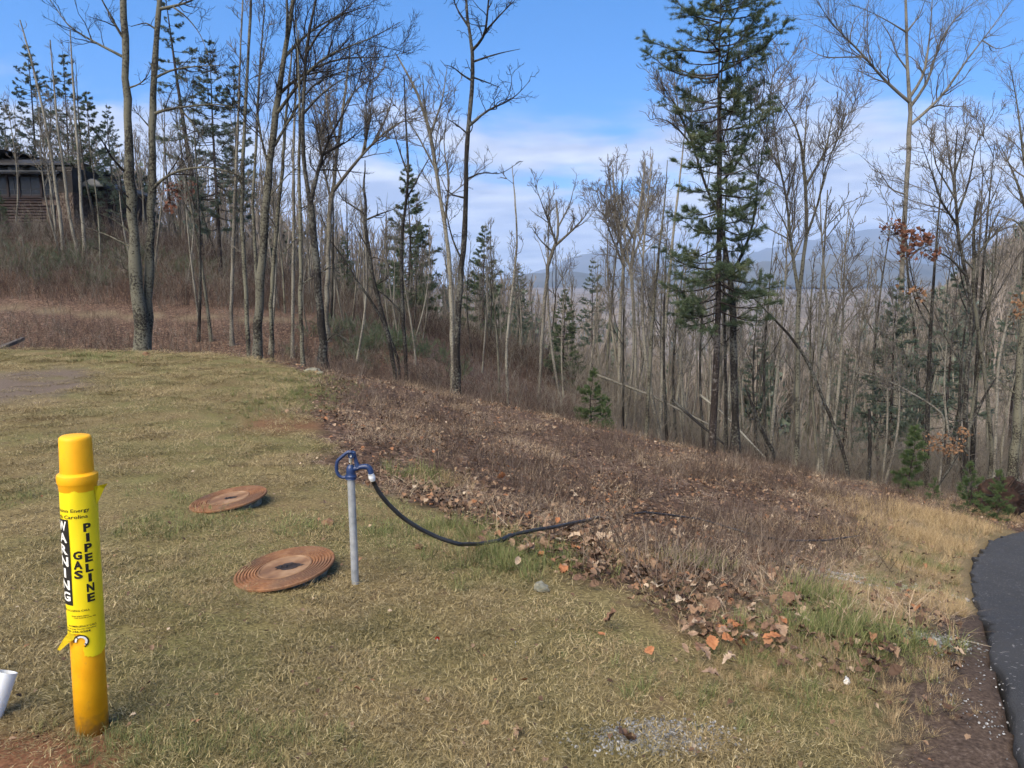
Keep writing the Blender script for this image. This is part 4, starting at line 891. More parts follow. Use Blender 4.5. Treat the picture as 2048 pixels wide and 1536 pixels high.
def blades(seed, n, rad, length, width, flat, bend=.5, seg=2):
    """a tuft: n grass blades splaying from a small disc; flat 0 upright .. 1 lying"""
    rng = np.random.default_rng(seed); a = rng.random(n) * 6.28; r = rad * np.sqrt(rng.random(n)); b = np.stack([r * np.cos(a), r * np.sin(a), np.zeros(n)], 1)
    az = a + rng.normal(size=n) * 1.2; el = np.clip((1 - flat) * 1.4 + rng.normal(size=n) * .35, .05, 1.5); L = length * (.5 + .8 * rng.random(n))
    d = np.stack([np.cos(az) * np.cos(el), np.sin(az) * np.cos(el), np.sin(el)], 1); w = np.stack([-np.sin(az), np.cos(az), np.zeros(n)], 1) * width * .5
    m = b + d * (L * .55)[:, None]; d2 = unit(d + np.array([0, 0, -bend]) * rng.random((n, 1)) + rng.normal(size=(n, 3)) * .15); tip = m + d2 * (L * .5)[:, None]; tip[:, 2] = np.maximum(tip[:, 2], .002)
    V = np.stack([b - w, b + w, m - w * .7, m + w * .7, tip], 1).reshape(-1, 3); o = (np.arange(n) * 5)[:, None]
    me = mesh_from('tuft', V, quads=o + [[0, 1, 3, 2]], tris=o + [[2, 3, 4]], smooth=False)
    at = me.attributes.new('rnd', 'FLOAT', 'POINT'); at.data.foreach_set('value', np.repeat(rng.random(n), 5).astype(np.float32)); return me
def lobed_leaf(seed, size=.10, lobes=4, curl=.5):
    rng = np.random.default_rng(seed); n = 6 + lobes * 2; t = np.linspace(0, 1, n)
    half = np.sin(np.pi * np.clip(t, .02, 1) ** .85) * .40 * (1 + (.06 + .14 * rng.random()) * np.where(np.arange(n) % 2 == 0, 1, -1) * (t > .1) * (t < .95)) * (.75 + .4 * rng.random()); half = np.maximum(half, .015)
    x = (t - .5) * size; V, q = [], []
    ph = rng.random() * 3
    for k in range(n):
        c = curl * size * (.45 * math.sin(t[k] * 3 + ph) + .06 * rng.normal()); e = curl * size * half[k] * (.6 + 1.3 * rng.random())
        V += [(x[k], -half[k] * size, c + e * (1 + .2 * rng.normal())), (x[k], 0, c), (x[k], half[k] * size, c + e * (1 + .2 * rng.normal()))]
    for k in range(n - 1): q += [(3 * k, 3 * k + 1, 3 * k + 4, 3 * k + 3), (3 * k + 1, 3 * k + 2, 3 * k + 5, 3 * k + 4)]
    V = np.array(V); V[:, 2] -= V[:, 2].min(); V = np.concatenate([V, [[-.5 * size - .25 * size, .003, V[1, 2] + .01], [-.5 * size, .003, V[1, 2]], [-.5 * size, -.003, V[1, 2]]]])
    m = len(V)
    return mesh_from('leaf', V, quads=np.array(q), tris=np.array([(m - 3, m - 2, m - 1)]))
def stems(seed, n, rad, H, r, side=3, K=6, lean=.25, rtip=.0012, sidelen=(.15, .4), S=3):
    rng = np.random.default_rng(seed); a = rng.random(n) * 6.28; rr = rad * np.sqrt(rng.random(n)); L = H * (.5 + .6 * rng.random(n)); d = rng.normal(size=(n, 3)) * lean; d[:, 2] = 1; d = unit(d)
    pts = np.empty((n, K, 3)); pts[:, 0] = np.stack([rr * np.cos(a), rr * np.sin(a), np.full(n, -.03)], 1)
    for k in range(1, K):
        d = unit(d + rng.normal(size=(n, 3)) * .09); pts[:, k] = pts[:, k - 1] + d * (L / (K - 1))[:, None]
    R = np.maximum(r * (1 - np.linspace(0, 1, K)[None] * .8) * (.7 + .6 * rng.random((n, 1))), rtip)
    parts = [tubes(pts, R, S)]
    if side:
        sp = spawn(rng, pts, R, side / H, .05 * H, sidelen, (25, 60), 4, t0=.25, rtip=rtip, rmin=rtip, up=.15); parts.append(tubes(sp[0], sp[1], 3))
        if H > .9:
            s2 = spawn(rng, sp[0], sp[1], 3.5, .08, (.3, .6), (25, 60), 3, rtip=rtip, rmin=rtip, up=.1, maxn=160); parts.append(tubes(s2[0], s2[1], 3)) if len(s2[0]) else None
    V, q = join(parts); return mesh_from('stems', V, quads=q)
def fan_points(rng, n, y0, y1, power, umax=.86):
    y = y0 + (y1 - y0) * rng.random(n) ** power; u = (rng.random(n) * 2 - 1) * umax; return u * y + rng.normal(size=n) * .1, y
def rots(rng, n, tilt=.15): return np.stack([rng.normal(size=n) * tilt, rng.normal(size=n) * tilt, rng.random(n) * 6.28], 1)
HOLES = [(hit(459, 1005)[:2], .27), (hit(572, 1147)[:2], .29), (hit(185, 1470)[:2], .05), (hit(711, 1168)[:2], .03), (hit(10, 1440)[:2], .04)]
GRAVEL = [(hit(1300, 1485)[:2], .15, .065), (hit(1335, 1467)[:2], .14, .05), (hit(1740, 1163)[:2], .48, .14), (hit(1850, 1277)[:2], .14, .10)]
def clear_of(x, y):
    ok = np.ones(len(x), bool)
    for c, a, b in GRAVEL: ok &= np.hypot((x - c[0]) / a, (y - c[1]) / b) > .55 + .9 * np.abs(vnoise(x, y, .07, 77))
    for c, r in HOLES: ok &= np.hypot(x - c[0], y - c[1]) > r
    return ok

rng = np.random.default_rng(5)
M['grass'] = rand_mat('dormant_grass', per_blade=True, stops= [(0, (.085, .062, .036)), (.35, (.185, .138, .062)), (.75, (.29, .222, .108)), (1, (.43, .355, .205))],
                      patch=[(0, (.060, .055, .022)), (.4, (.142, .116, .046)), (.8, (.235, .192, .088)), (1, (.37, .31, .17))], patch_scale=1.1)
M['grass_green'] = rand_mat('green_grass', per_blade=True, stops= [(0, (.055, .075, .022)), (.5, (.115, .135, .045)), (1, (.22, .21, .09))])
M['straw'] = rand_mat('dry_straw', per_blade=True, stops= [(0, (.13, .090, .055)), (.4, (.24, .17, .105)), (.8, (.36, .27, .175)), (1, (.48, .40, .29))])
M['gold'] = rand_mat('golden_dead_grass', per_blade=True, stops=[(0, (.16, .105, .052)), (.5, (.29, .205, .105)), (1, (.44, .345, .20))])
M['leaf'] = rand_mat('fallen_leaves', [(0, (.038, .022, .014)), (.30, (.085, .049, .030)), (.58, (.140, .086, .053)), (.80, (.20, .133, .084)), (.88, (.22, .098, .045)), (.94, (.29, .21, .14)), (1, (.40, .32, .23))], .75)
M['stem'] = rand_mat('dead_weed_stems', [(0, (.045, .031, .025)), (.5, (.095, .066, .050)), (.85, (.16, .12, .092)), (1, (.25, .20, .15))])
M['gravel'] = rand_mat('grey_gravel', [(0, (.09, .092, .095)), (.6, (.20, .20, .20)), (1, (.37, .37, .36))])

# lawn turf
tp = [(blades(300 + k, 210, .17, .033, .0029, .88), M['grass']) for k in range(4)] + [(blades(310 + k, 90, .13, .055, .003, .5), M['grass_green']) for k in range(2)]
x, y = fan_points(rng, 17000, 1.1, 20.5, 1.75)
lw, vg, sh, br, rd_, pt = masks(x, y)[:6]
bald = .35 + 1.5 * vnoise(x, y, .7, 71) + .9 * vnoise(x, y, .28, 72)
keep = (rng.random(len(x)) < lw * (1 - .7 * br) * (1 - .8 * rd_) * (1 - sh) * np.clip(.50 + bald, .15, 1)) & clear_of(x, y); x, y = x[keep], y[keep]
gr = (vnoise(x, y, 1.4, 73) + .5 * vnoise(x, y, .4, 74)) > .30
idx = np.where(gr & (rng.random(len(x)) < .55), 4 + rng.integers(0, 2, len(x)), rng.integers(0, 4, len(x)))
sc = (.7 + .6 * rng.random(len(x))) * np.interp(y, [1, 6, 12, 20], [.85, 1.0, 1.5, 2.0])
scatter('lawn_grass', np.stack([x, y, h(x, y) - .004], 1), rots(rng, len(x), .12), sc, idx, tp)
print('lawn tufts', len(x))

# leaf litter and weed stalks on the bank
lp = [(lobed_leaf(320 + k, .085 + .02 * (k % 3), 2 + k % 3, .16 + .16 * (k % 3)), M['leaf']) for k in range(6)]
x, y = fan_points(rng, 110000, 2.4, 24, 1.3)
lw, vg, sh, br, rd_, pt = masks(x, y)[:6]; d = x - bank_x(y)
ridge = np.exp(-((d - .55) / .55) ** 2) * sstep(3.0, 3.5, y) * sstep(8, 6, y) * np.clip(.55 + 1.6 * vnoise(x, y, .6, 83), .1, 1.2)                      # leaves drift against the foot of the bank
pr = (1 - lw) * (1 - .85 * vg) * (1 - .92 * sh) * (.30 + .40 * (vnoise(x, y, 1.1, 81) > .05) + ridge * 1.0) * np.interp(y, [3, 10, 20], [1, .9, .8]) + .02 * lw
keep = (rng.random(len(x)) < pr) & (road_dist(x, y) > .15) & clear_of(x, y); x, y = x[keep], y[keep]
scatter('leaf_litter', np.stack([x, y, h(x, y) + .016 + .045 * rng.random(len(x))], 1), rots(rng, len(x), .24), (.22 + .36 * rng.random(len(x)) ** 1.5) * np.where(x < bank_x(y), .45, 1), rng.integers(0, 6, len(x)), lp)
print('leaves', len(x))
sp_ = [(blades(330 + k, 80, .28, .26, .0035, .86, .25), M['straw']) for k in range(3)]
x, y = fan_points(rng, 7500, 2.6, 22, 1.2); lw, vg, sh, br, rd_, pt = masks(x, y)[:6]
keep = (rng.random(len(x)) < (1 - lw) * (1 - sh) * (1 - .85 * vg) * (1 - .7 * sstep(8, 6, y) * sstep(1.5, .9, x - bank_x(y))) * (.16 + .5 * (vnoise(x, y, 1.3, 85) > .08))) & (road_dist(x, y) > .2) & clear_of(x, y); x, y = x[keep], y[keep]
scatter('matted_straw', np.stack([x, y, h(x, y)], 1), rots(rng, len(x), .15), .45 + .5 * rng.random(len(x)), rng.integers(0, 3, len(x)), sp_)
st = [(stems(340 + k, 26, .30, .30, .0028, 3, 5, .35), M['stem']) for k in range(4)]
x, y = fan_points(rng, 6500, 3.2, 24, 1.1); lw, vg, sh, br, rd_, pt = masks(x, y)[:6]; d = x - bank_x(y)
keep = (rng.random(len(x)) < (1 - lw) * (1 - vg) * sstep(.2, 1.2, d) * np.clip(.42 + 1.5 * vnoise(x, y, 1.3, 87), .06, 1) * (y > 3.6)) & (road_dist(x, y) > .9) & clear_of(x, y); x, y = x[keep], y[keep]
scatter('weed_stalks', np.stack([x, y, h(x, y)], 1), rots(rng, len(x), .2), .5 + .9 * rng.random(len(x)) ** 1.6, rng.integers(0, 4, len(x)), st)
print('stalks', len(x))

# dry golden grass by the road bend and the verge, and green tufts
gt = [(blades(350 + k, 34, .07, .30, .004, .35, .8), M['gold']) for k in range(3)]
def patch_pts(spots, seed):
    r = np.random.default_rng(seed); X, Y_, S = [], [], []
    for px, py, n, sx, sy, s in spots:
        c = hit(px, py); X.append(c[0] + r.normal(size=n) * sx); Y_.append(c[1] + r.normal(size=n) * sy); S.append(s * (.6 + .7 * r.random(n)))
    return np.concatenate(X), np.concatenate(Y_), np.concatenate(S)
def patch_scatter(name, spots, seed, protos, off=0.0, tilt=.15):
    x, y, s = patch_pts(spots, seed); s = s * (.72 if 'golden' in name else 1); r = np.random.default_rng(seed + 1); k = (road_dist(x, y) > (-.05 if name == 'gravel' else .12)) & (clear_of(x, y) | (name == 'gravel')); x, y, s = x[k], y[k], s[k]
    return scatter(name, np.stack([x, y, h(x, y) + off], 1), rots(r, len(x), tilt), s, r.integers(0, len(protos), len(x)), protos)
patch_scatter('golden_grass', [(1780, 1030, 170, .7, .5, .9), (1890, 1040, 260, .7, .5, .95), (1960, 1030, 170, .6, .4, .9), (1840, 1075, 170, .5, .4, .8), (1900, 1100, 140, .4, .35, .75), (2010, 1025, 160, .6, .3, .9), (1720, 1075, 70, .5, .35, .7),
    (1860, 1150, 90, .3, .3, .55), (1880, 1200, 60, .2, .2, .5), (1760, 1230, 60, .25, .2, .5), (1900, 1225, 40, .12, .1, .55), (1640, 1350, 130, .35, .2, .32), (1700, 1450, 60, .3, .15, .28), (1750, 1330, 80, .3, .2, .3), (560, 722, 60, .7, .4, .5), (880, 965, 40, .2, .2, .6), (1250, 1120, 50, .25, .15, .5), (960, 1080, 60, .25, .15, .45)], 91, gt)
gg = [(blades(360 + k, 30, .05, .17, .0035, .35, .7), M['grass_green']) for k in range(2)]
patch_scatter('green_grass', [(1630, 1210, 50, .12, .1, .9), (1660, 1265, 50, .2, .1, .8), (1720, 1290, 90, .25, .12, .7), (1860, 1140, 30, .2, .1, .8), (840, 960, 40, .18, .18, .9), (1400, 1140, 25, .12, .1, .8), (1040, 1130, 90, .25, .15, .7), (960, 1075, 80, .25, .15, .7), (620, 790, 260, .35, 1.4, .6), (590, 752, 160, .5, .6, .5),
    (1500, 1400, 60, .5, .2, .4), (1800, 1180, 60, .25, .12, .6), (1650, 1330, 50, .3, .15, .5), (500, 1500, 40, .25, .08, .4), (350, 1050, 40, .3, .2, .4), (1980, 1050, 20, .2, .2, .5), (300, 1500, 70, .2, .1, .35)], 93, gg)
x, y = fan_points(rng, 30000, 1.6, 13, 1.3); lw, vg, sh, br, rd_, pt = masks(x, y)[:6]
keep = (rng.random(len(x)) < vg * (1 - lw) * (sh < .25) * np.clip(.35 + 1.8 * vnoise(x, y, .5, 95), .02, 1)) & (road_dist(x, y) > .12) & clear_of(x, y); x, y = x[keep], y[keep]
scatter('verge_grass', np.stack([x, y, h(x, y)], 1), rots(rng, len(x), .15), .16 + .22 * rng.random(len(x)), rng.integers(0, 4, len(x)), [(blades(370 + k, 26, .12, .30, .006, .5, .8), M['gold'] if k < 2 else M['straw'] if k == 2 else M['grass_green']) for k in range(4)])

# gravel washed onto the verge
def stone_mesh(seed):
    r = np.random.default_rng(seed); bm = bmesh.new(); bmesh.ops.create_icosphere(bm, subdivisions=1, radius=.012)
    for v in bm.verts: v.co *= .75 + .5 * r.random(); v.co.z *= .6
    me = bpy.data.meshes.new('stone'); bm.to_mesh(me); bm.free(); return me
gs = [(stone_mesh(k), M['gravel']) for k in range(3)]
patch_scatter('gravel', [(1740, 1163, 2600, .36, .09, .9), (1800, 1178, 300, .14, .07, .8), (1690, 1160, 300, .2, .08, .7), (1300, 1485, 900, .13, .05, .55), (1330, 1465, 350, .10, .04, .55), (1850, 1277, 380, .11, .08, .7), (1930, 1330, 150, .12, .5, .4), (1985, 1450, 110, .06, .3, .35), (1975, 1300, 60, .04, .35, .35), (1840, 1140, 120, .15, .06, .7)], 97, gs, .004, .6)

# brush and saplings on the hillside and along the wood edge
bp = [(stems(380 + k, 9, .5, 1.5, .006, 5, 6, .22, .0035, (.2, .5)), M['twig_red']) for k in range(4)] + [(stems(390 + k, 5, .4, 2.0, .007, 6, 6, .25, .0035, (.2, .5)), M['twig_tan']) for k in range(3)]
x, y = fan_points(rng, 16000, 18.5, 66, 1.15, .80); px, py = to_px(x, y, h(x, y)); pt = masks(x, y)[5]
left = px < 1150
nz = vnoise(x, y, 4.5, 101)
pr = np.where(left, np.where(y < 30.5, .40 + .8 * nz, np.where(y < 34.5, .06, .85 + .8 * nz)), .42 + .6 * nz) * (1 - pt) * np.where(left, 1, sstep(21, 26, y))
yc = np.where(x < -4, np.interp(x, [-14, -7, -4.5], [22.2, 20.2, 17.8]), 18.6)
keep = (rng.random(len(x)) < pr) & (y > yc); x, y, px = x[keep], y[keep], px[keep]
g = rng.random(len(x)) < np.where(px < 1150, .28, .78)
idx = np.where(g, 4 + rng.integers(0, 3, len(x)), rng.integers(0, 4, len(x)))
sc = (.45 + .7 * rng.random(len(x))) * np.where(px < 1150, np.interp(y, [30, 35], [.7, 1.1]), 1.1)
scatter('hillside_brush', np.stack([x, y, h(x, y)], 1), rots(rng, len(x), .12), sc, idx, bp)
print('brush', len(x))
# evergreen undergrowth low on the hill
ug = [(stems(400 + k, 22, .6, 1.1, .010, 9, 5, .5, .009, (.2, .5)), M['needles']) for k in range(2)]
x, y, s = patch_pts([(60, 515, 26, 3, 2.0, 1), (130, 530, 34, 3, 2, 1), (230, 540, 30, 3, 2, 1), (340, 560, 10, 2, 2, .8), (740, 690, 26, 1.5, 1.5, .8), (800, 700, 20, 1.2, 1.2, .8)], 403)
scatter('evergreen_undergrowth', np.stack([x, y, h(x, y)], 1), rots(rng, len(x), .1), s * .8, rng.integers(0, 2, len(x)), ug)

# woods farther off that read as one mass
def far_tree(seed, H, n, conifer=False):
    r = np.random.default_rng(seed)
    if conifer:
        k = 120; z = r.random(k) ** 1.3; rad = (1 - z) * H * .2 * np.sqrt(r.random(k)); a = r.random(k) * 6.28
        c = np.stack([rad * np.cos(a), rad * np.sin(a), H * (.12 + .88 * z)], 1); V, t_ = leaf_quads(r, c, H * .11); me = mesh_from('far_pine', V, tris=t_, smooth=False); return me
    pts = np.zeros((1, 6, 3)); pts[0, :, 2] = np.linspace(0, H, 6); pts[0, 1:, :2] += np.cumsum(r.normal(size=(5, 2)) * H * .02, axis=0); R = np.linspace(.13, .03, 6)[None]
    a = spawn(r, pts, R, n / H, 1, (.3, .6), (18, 45), 5, t0=.25, up=.3, rtip=.03, rmin=.04); b = spawn(r, a[0], a[1], 1.1, .5, (.3, .6), (20, 55), 3, up=.2, rtip=.025, rmin=.03, maxn=150)
    V, q = join([tubes(pts, R, 4), tubes(a[0], a[1], 3), tubes(b[0], b[1], 3)]); return mesh_from('far_tree', V, quads=q)
M['far_twig'] = rand_mat('far_bare_woods', [(0, (.11, .096, .078)), (.5, (.20, .172, .142)), (1, (.30, .26, .22))])
fp = [(far_tree(410 + k, 11, 16), M['far_twig']) for k in range(4)] + [(far_tree(420 + k, 10, 0, True), M['needles_far']) for k in range(2)]
n = 15000; y = np.exp(np.log(64) + (np.log(2600) - np.log(64)) * rng.random(n) ** .9); u = rng.random(n) * 1.7 - .85; x = u * y
keep = (u > -.42) | (y < 200); x, y = x[keep], y[keep]
idx = np.where(rng.random(len(x)) < .06 + .12 * (vnoise(x, y, 90, 111) > .15), 4 + rng.integers(0, 2, len(x)), rng.integers(0, 4, len(x)))
fld = (y > 350) & (vnoise(x, y, 130, 115) > .18); x, y, idx = x[~fld], y[~fld], idx[~fld]
scatter('far_woods', np.stack([x, y, h(x, y) - .3], 1), rots(rng, len(x), .04), (.6 + .5 * rng.random(len(x))) * np.interp(y, [60, 300, 2600], [.85, 1.0, 1.7]), idx, fp)

# ------------------------------------------------------------------ pipeline marker post
M['post_orange'] = simple_mat('orange_yellow_plastic', [(.3, (.74, .33, .006)), (.6, (.86, .41, .008)), (.8, (.78, .37, .015))], 5, .42, .05, spec=.4)
m, t, b = new_mat('scuffed_orange_plastic'); c_ = coords(t, 'Object'); n1 = noise(t, 5, 3, .6, c_); n2 = noise(t, 38, 3, .7, c_); n3 = noise(t, 11, 3, .6, c_)
sp_z = t.nodes.new('ShaderNodeSeparateXYZ'); t.links.new(c_, sp_z.inputs[0])
col = ramp_node(t, n1.outputs[0], [(.3, (.70, .31, .006)), (.6, (.84, .41, .010)), (.8, (.76, .38, .02))])
col = mix_node(t, ramp_node(t, n2.outputs[0], [(.60, (0, 0, 0)), (.74, (.35,) * 3)]), col, (.46, .24, .05))
mud = math_node(t, 'SUBTRACT', math_node(t, 'MULTIPLY', n3.outputs[0], .34), sp_z.outputs[2])
col = mix_node(t, ramp_node(t, mud, [(.06, (0, 0, 0)), (.12, (.6,) * 3)]), col, (.20, .115, .05))
t.links.new(col, b.inputs['Base Color']); b.inputs['Roughness'].default_value = .5; M['post_orange'] = m
M['sticker'] = simple_mat('yellow_vinyl', [(.3, (.74, .56, .008)), (.7, (.82, .66, .012))], 3, .38, spec=.45)
M['ink'] = simple_mat('black_print', [(.3, (.012, .011, .010)), (.7, (.022, .02, .018))], 30, .5)
M['white_ink'] = simple_mat('white_print', [(.3, (.66, .65, .60)), (.7, (.76, .75, .70))], 20, .5)
M['mud'] = simple_mat('dried_mud', [(.3, (.10, .055, .03)), (.7, (.20, .12, .07))], 30, .9)
g = hit(185, 1463); YP = g[1]; base = Vector(g); top = Vector(P(150, 871, YP)); base.z -= .0
axis = (top - base); LP_ = axis.length
post = empty('marker_post', base); post.rotation_mode = 'QUATERNION'; post.rotation_quaternion = axis.to_track_quat('Z', 'Y')
tag(post, 'tall orange-yellow round pipeline marker post with torn yellow warning wrap', 'marker post')
def zr(py): return LP_ * (1463 - py) / (1463 - 871)
R0 = .0575
def round_profile(name, prof, mat, n=48, parent=None, smooth=True):
    V, fc = lathe(prof, n); me = mesh_from(name, V, faces=fc, smooth=smooth); return obj(name, me, mat, parent)
def auto_smooth(o, ang=40):
    me = o.data; bm = bmesh.new(); bm.from_mesh(me)
    for e in bm.edges:
        if len(e.link_faces) == 2 and e.calc_face_angle(0) > math.radians(ang): e.smooth = False
    bm.to_mesh(me); bm.free(); return o
round_profile('post_tube', [(R0, -.06), (R0, zr(1300)), (R0 - .001, zr(975))], M['post_orange'], parent=post)
cap = auto_smooth(round_profile('cap', [(R0 * .955, zr(955)), (R0 * .965, zr(935)), (R0 * .93, zr(878)), (R0 * .90, zr(873.5)), (R0 * .80, zr(871)), (R0 * .3, zr(870.5))], M['post_orange'], parent=post))
auto_smooth(round_profile('cap_rim', [(R0 * 1.05, zr(975)), (R0 * 1.09, zr(973)), (R0 * 1.11, zr(962.5)), (R0 * 1.14, zr(961)), (R0 * 1.18, zr(958)), (R0 * 1.19, zr(947)), (R0 * 1.17, zr(944)), (R0 * .94, zr(939))], M['post_orange'], parent=post))
# direction from the post to the camera, in the post's own frame
camdir = post.rotation_quaternion.inverted() @ (Vector((0, 0, CAMZ)) - (base + axis * .5)); PHI0 = math.atan2(camdir.y, camdir.x)
def on_post(a_deg, z, r):
    a = PHI0 + math.radians(a_deg)             # a_deg > 0 goes to the viewer's right
    return (r * math.cos(a), r * math.sin(a), z)
RS = R0 + .0045
def wrap_grid(name, mat, a0, a1, z0, z1, r, na_, nz_, keep=None, wob=0.0, parent=None):
    V, fc = [], []
    for j in range(nz_ + 1):
        for i in range(na_ + 1):
            a = a0 + (a1 - a0) * i / na_; z = z0 + (z1 - z0) * j / nz_
            rr = r + wob * (math.sin(a * .05 + z * 9) + .6 * math.sin(a * .11 - z * 23))
            V.append(on_post(a, z, rr))
    for j in range(nz_):
        for i in range(na_):
            a = a0 + (a1 - a0) * (i + .5) / na_; z = z0 + (z1 - z0) * (j + .5) / nz_
            if keep is None or keep(a, z): k = j * (na_ + 1) + i; fc.append((k, k + 1, k + na_ + 2, k + na_ + 1))
    return obj(name, mesh_from(name, V, faces=fc), mat, parent or post)
def zinv(z): return 1463 - z / LP_ * (1463 - 871)
def sticker_keep(a, z):
    py = zinv(z)
    if py > 1247 and a < -16 - (1262 - py) * -.0 + (py - 1262) * .20 and not (py < 1256 and a < -60): 
        return False
    if py > 1294 + 4 * math.sin(a * .05) - (a > 40) * (a - 40) * .12: return False
    if math.hypot((a + 14) / 13, (py - 1266) / 9.0) < 1: return False
    if py < 985 and a > 62 + (985 - py) * -.5: return False
    return True
sticker = wrap_grid('warning_sticker', M['sticker'], -125, 120, zr(1306), zr(966), RS, 120, 150, sticker_keep, .0006)
def flap(name, pts, th=.0012):
    bm = bmesh.new(); vs_ = [bm.verts.new(p) for p in pts]; bm.faces.new(vs_)
    bmesh.ops.solidify(bm, geom=bm.faces[:], thickness=th); return bm_obj(name, bm, M['sticker'], post)
flap('torn_flap', [on_post(50, zr(967), RS), on_post(62, zr(967), RS * 1.18), on_post(72, zr(965), RS * 1.62), on_post(74, zr(975), RS * 1.40), on_post(74, zr(990), RS * 1.2), on_post(66, zr(1005), RS * 1.0), on_post(58, zr(985), RS * 1.02)])
flap('torn_flap', [on_post(-58, zr(1242), RS), on_post(-30, zr(1254), RS * 1.02), on_post(-52, zr(1262), RS * 1.12), on_post(-66, zr(1272), RS * 1.32), on_post(-72, zr(1279), RS * 1.5), on_post(-76, zr(1277), RS * 1.62), on_post(-72, zr(1258), RS * 1.28)])
def put_text(name, txt, a_mid, py, hgt_px, mat, width_px=None, align='CENTER', bold=.0, r=RS + .0012, end_a=None):
    """flat print wrapped on the sticker"""
    cu = bpy.data.curves.new('txt', 'FONT'); cu.body = txt; cu.align_x = 'LEFT'; cu.resolution_u = 2; cu.offset = bold; cu.size = 1.0
    ob = bpy.data.objects.new('txt', cu); COL.objects.link(ob); bpy.context.view_layer.update()
    me_ = bpy.data.meshes.new_from_object(ob.evaluated_get(bpy.context.evaluated_depsgraph_get())); bpy.data.objects.remove(ob)
    n = len(me_.vertices); co = np.empty(n * 3, np.float32); me_.vertices.foreach_get('co', co); co = co.reshape(-1, 3)
    bmx = bmesh.new(); bmx.from_mesh(me_); bpy.data.meshes.remove(me_)
    x0, x1 = co[:, 0].min(), co[:, 0].max()
    for q_ in range(1, 9 * max(1, len(txt) // 2)):
        bmesh.ops.bisect_plane(bmx, geom=bmx.verts[:] + bmx.edges[:] + bmx.faces[:], plane_co=(x0 + (x1 - x0) * q_ / (9 * max(1, len(txt) // 2)), 0, 0), plane_no=(1, 0, 0))
    y0, y1 = co[:, 1].min(), co[:, 1].max()
    H = hgt_px * LP_ / (1463 - 871); s = H / (y1 - y0); sx = s if width_px is None else width_px * LP_ / (1463 - 871) / (x1 - x0)
    for v in bmx.verts:
        xx = (v.co.x - (x0 + x1) / 2) * sx if end_a is None else (v.co.x - x1) * sx
        v.co = on_post((a_mid if end_a is None else end_a) + math.degrees(xx / RS), zr(py) + (v.co.y - (y0 + y1) / 2) * s, r)
    return bmx
def text_obj(name, items, mat):
    bm = bmesh.new()
    for it in items:
        b2 = put_text(name, mat=mat, **it); tmp = bpy.data.meshes.new('t'); b2.to_mesh(tmp); b2.free(); bm.from_mesh(tmp); bpy.data.meshes.remove(tmp)
    bmesh.ops.recalc_face_normals(bm, faces=bm.faces[:])
    return bm_obj(name, bm, mat, sticker)
wrap_grid('black_panel', M['ink'], -98, -37, zr(1191), zr(1024), RS + .0011, 20, 40, parent=sticker)
text_obj('pipeline_lettering', [dict(txt=c, a_mid=20, py=1041 + 19.6 * k, hgt_px=16.5, width_px=(6 if c == 'I' else 13.5), bold=.045) for k, c in enumerate('PIPELINE')], M['ink'])
text_obj('gas_lettering', [dict(txt=c, a_mid=-14, py=1093 + 18.6 * k, hgt_px=16.5, width_px=15, bold=.045) for k, c in enumerate('GAS')], M['ink'])
text_obj('warning_lettering', [dict(txt=c, a_mid=-64, py=1036.5 + 22.9 * k, hgt_px=18.5, width_px=(7 if c == 'I' else 22), bold=.03, r=RS + .0022) for k, c in enumerate('WARNING')], M['white_ink'])
text_obj('owner_lettering', [dict(txt='Dominion Energy', a_mid=0, py=1008, hgt_px=8.5, width_px=82, bold=.012, end_a=30), dict(txt='North Carolina', a_mid=0, py=1019, hgt_px=7, width_px=76, bold=.012, end_a=24)], M['ink'])
text_obj('notice_lettering', [dict(txt='BEFORE DIGGING CALL', a_mid=0, py=1201, hgt_px=3.6, width_px=66, end_a=14, bold=.015), dict(txt="Know what's below.", a_mid=0, py=1211.5, hgt_px=3.0, width_px=30, end_a=10, bold=.015), dict(txt='Call before you dig.', a_mid=0, py=1215.5, hgt_px=3.0, width_px=38, end_a=32, bold=.015),
    dict(txt='IN EMERGENCY CALL', a_mid=0, py=1232, hgt_px=3.6, width_px=52, end_a=33, bold=.015), dict(txt='Dominion Energy North Carolina', a_mid=0, py=1237.5, hgt_px=3.6, width_px=70, end_a=30, bold=.012), dict(txt='800-246-0204', a_mid=0, py=1242.5, hgt_px=4, width_px=48, end_a=12, bold=.02)], M['ink'])
def ring_on(name, a_c, py_c, r0, r1, mat, ang0, ang1, rr):
    V, fc = [], []; n = 40; s = LP_ / (1463 - 871)
    for k in range(n + 1):
        th = math.radians(ang0 + (ang1 - ang0) * k / n)
        for q in (r0, r1): V.append(on_post(a_c + math.degrees(q * s * math.cos(th) / RS), zr(py_c) + q * s * math.sin(th), rr))
    for k in range(n): fc.append((2 * k, 2 * k + 1, 2 * k + 3, 2 * k + 2))
    return obj(name, mesh_from(name, V, faces=fc), mat, sticker)
ring_on('no_digging_disc', -19, 1262, 7.5, 12, M['white_ink'], -48, 190, RS + .0014)
ring_on('no_digging_ring', -19, 1262, 11.2, 13.6, M['ink'], -62, 195, RS + .0022)
for a_ in (-42, 122):
    ring_on('no_digging_bar', -19, 1262, 7.5, 12, M['ink'], a_, a_ + 12, RS + .0024)

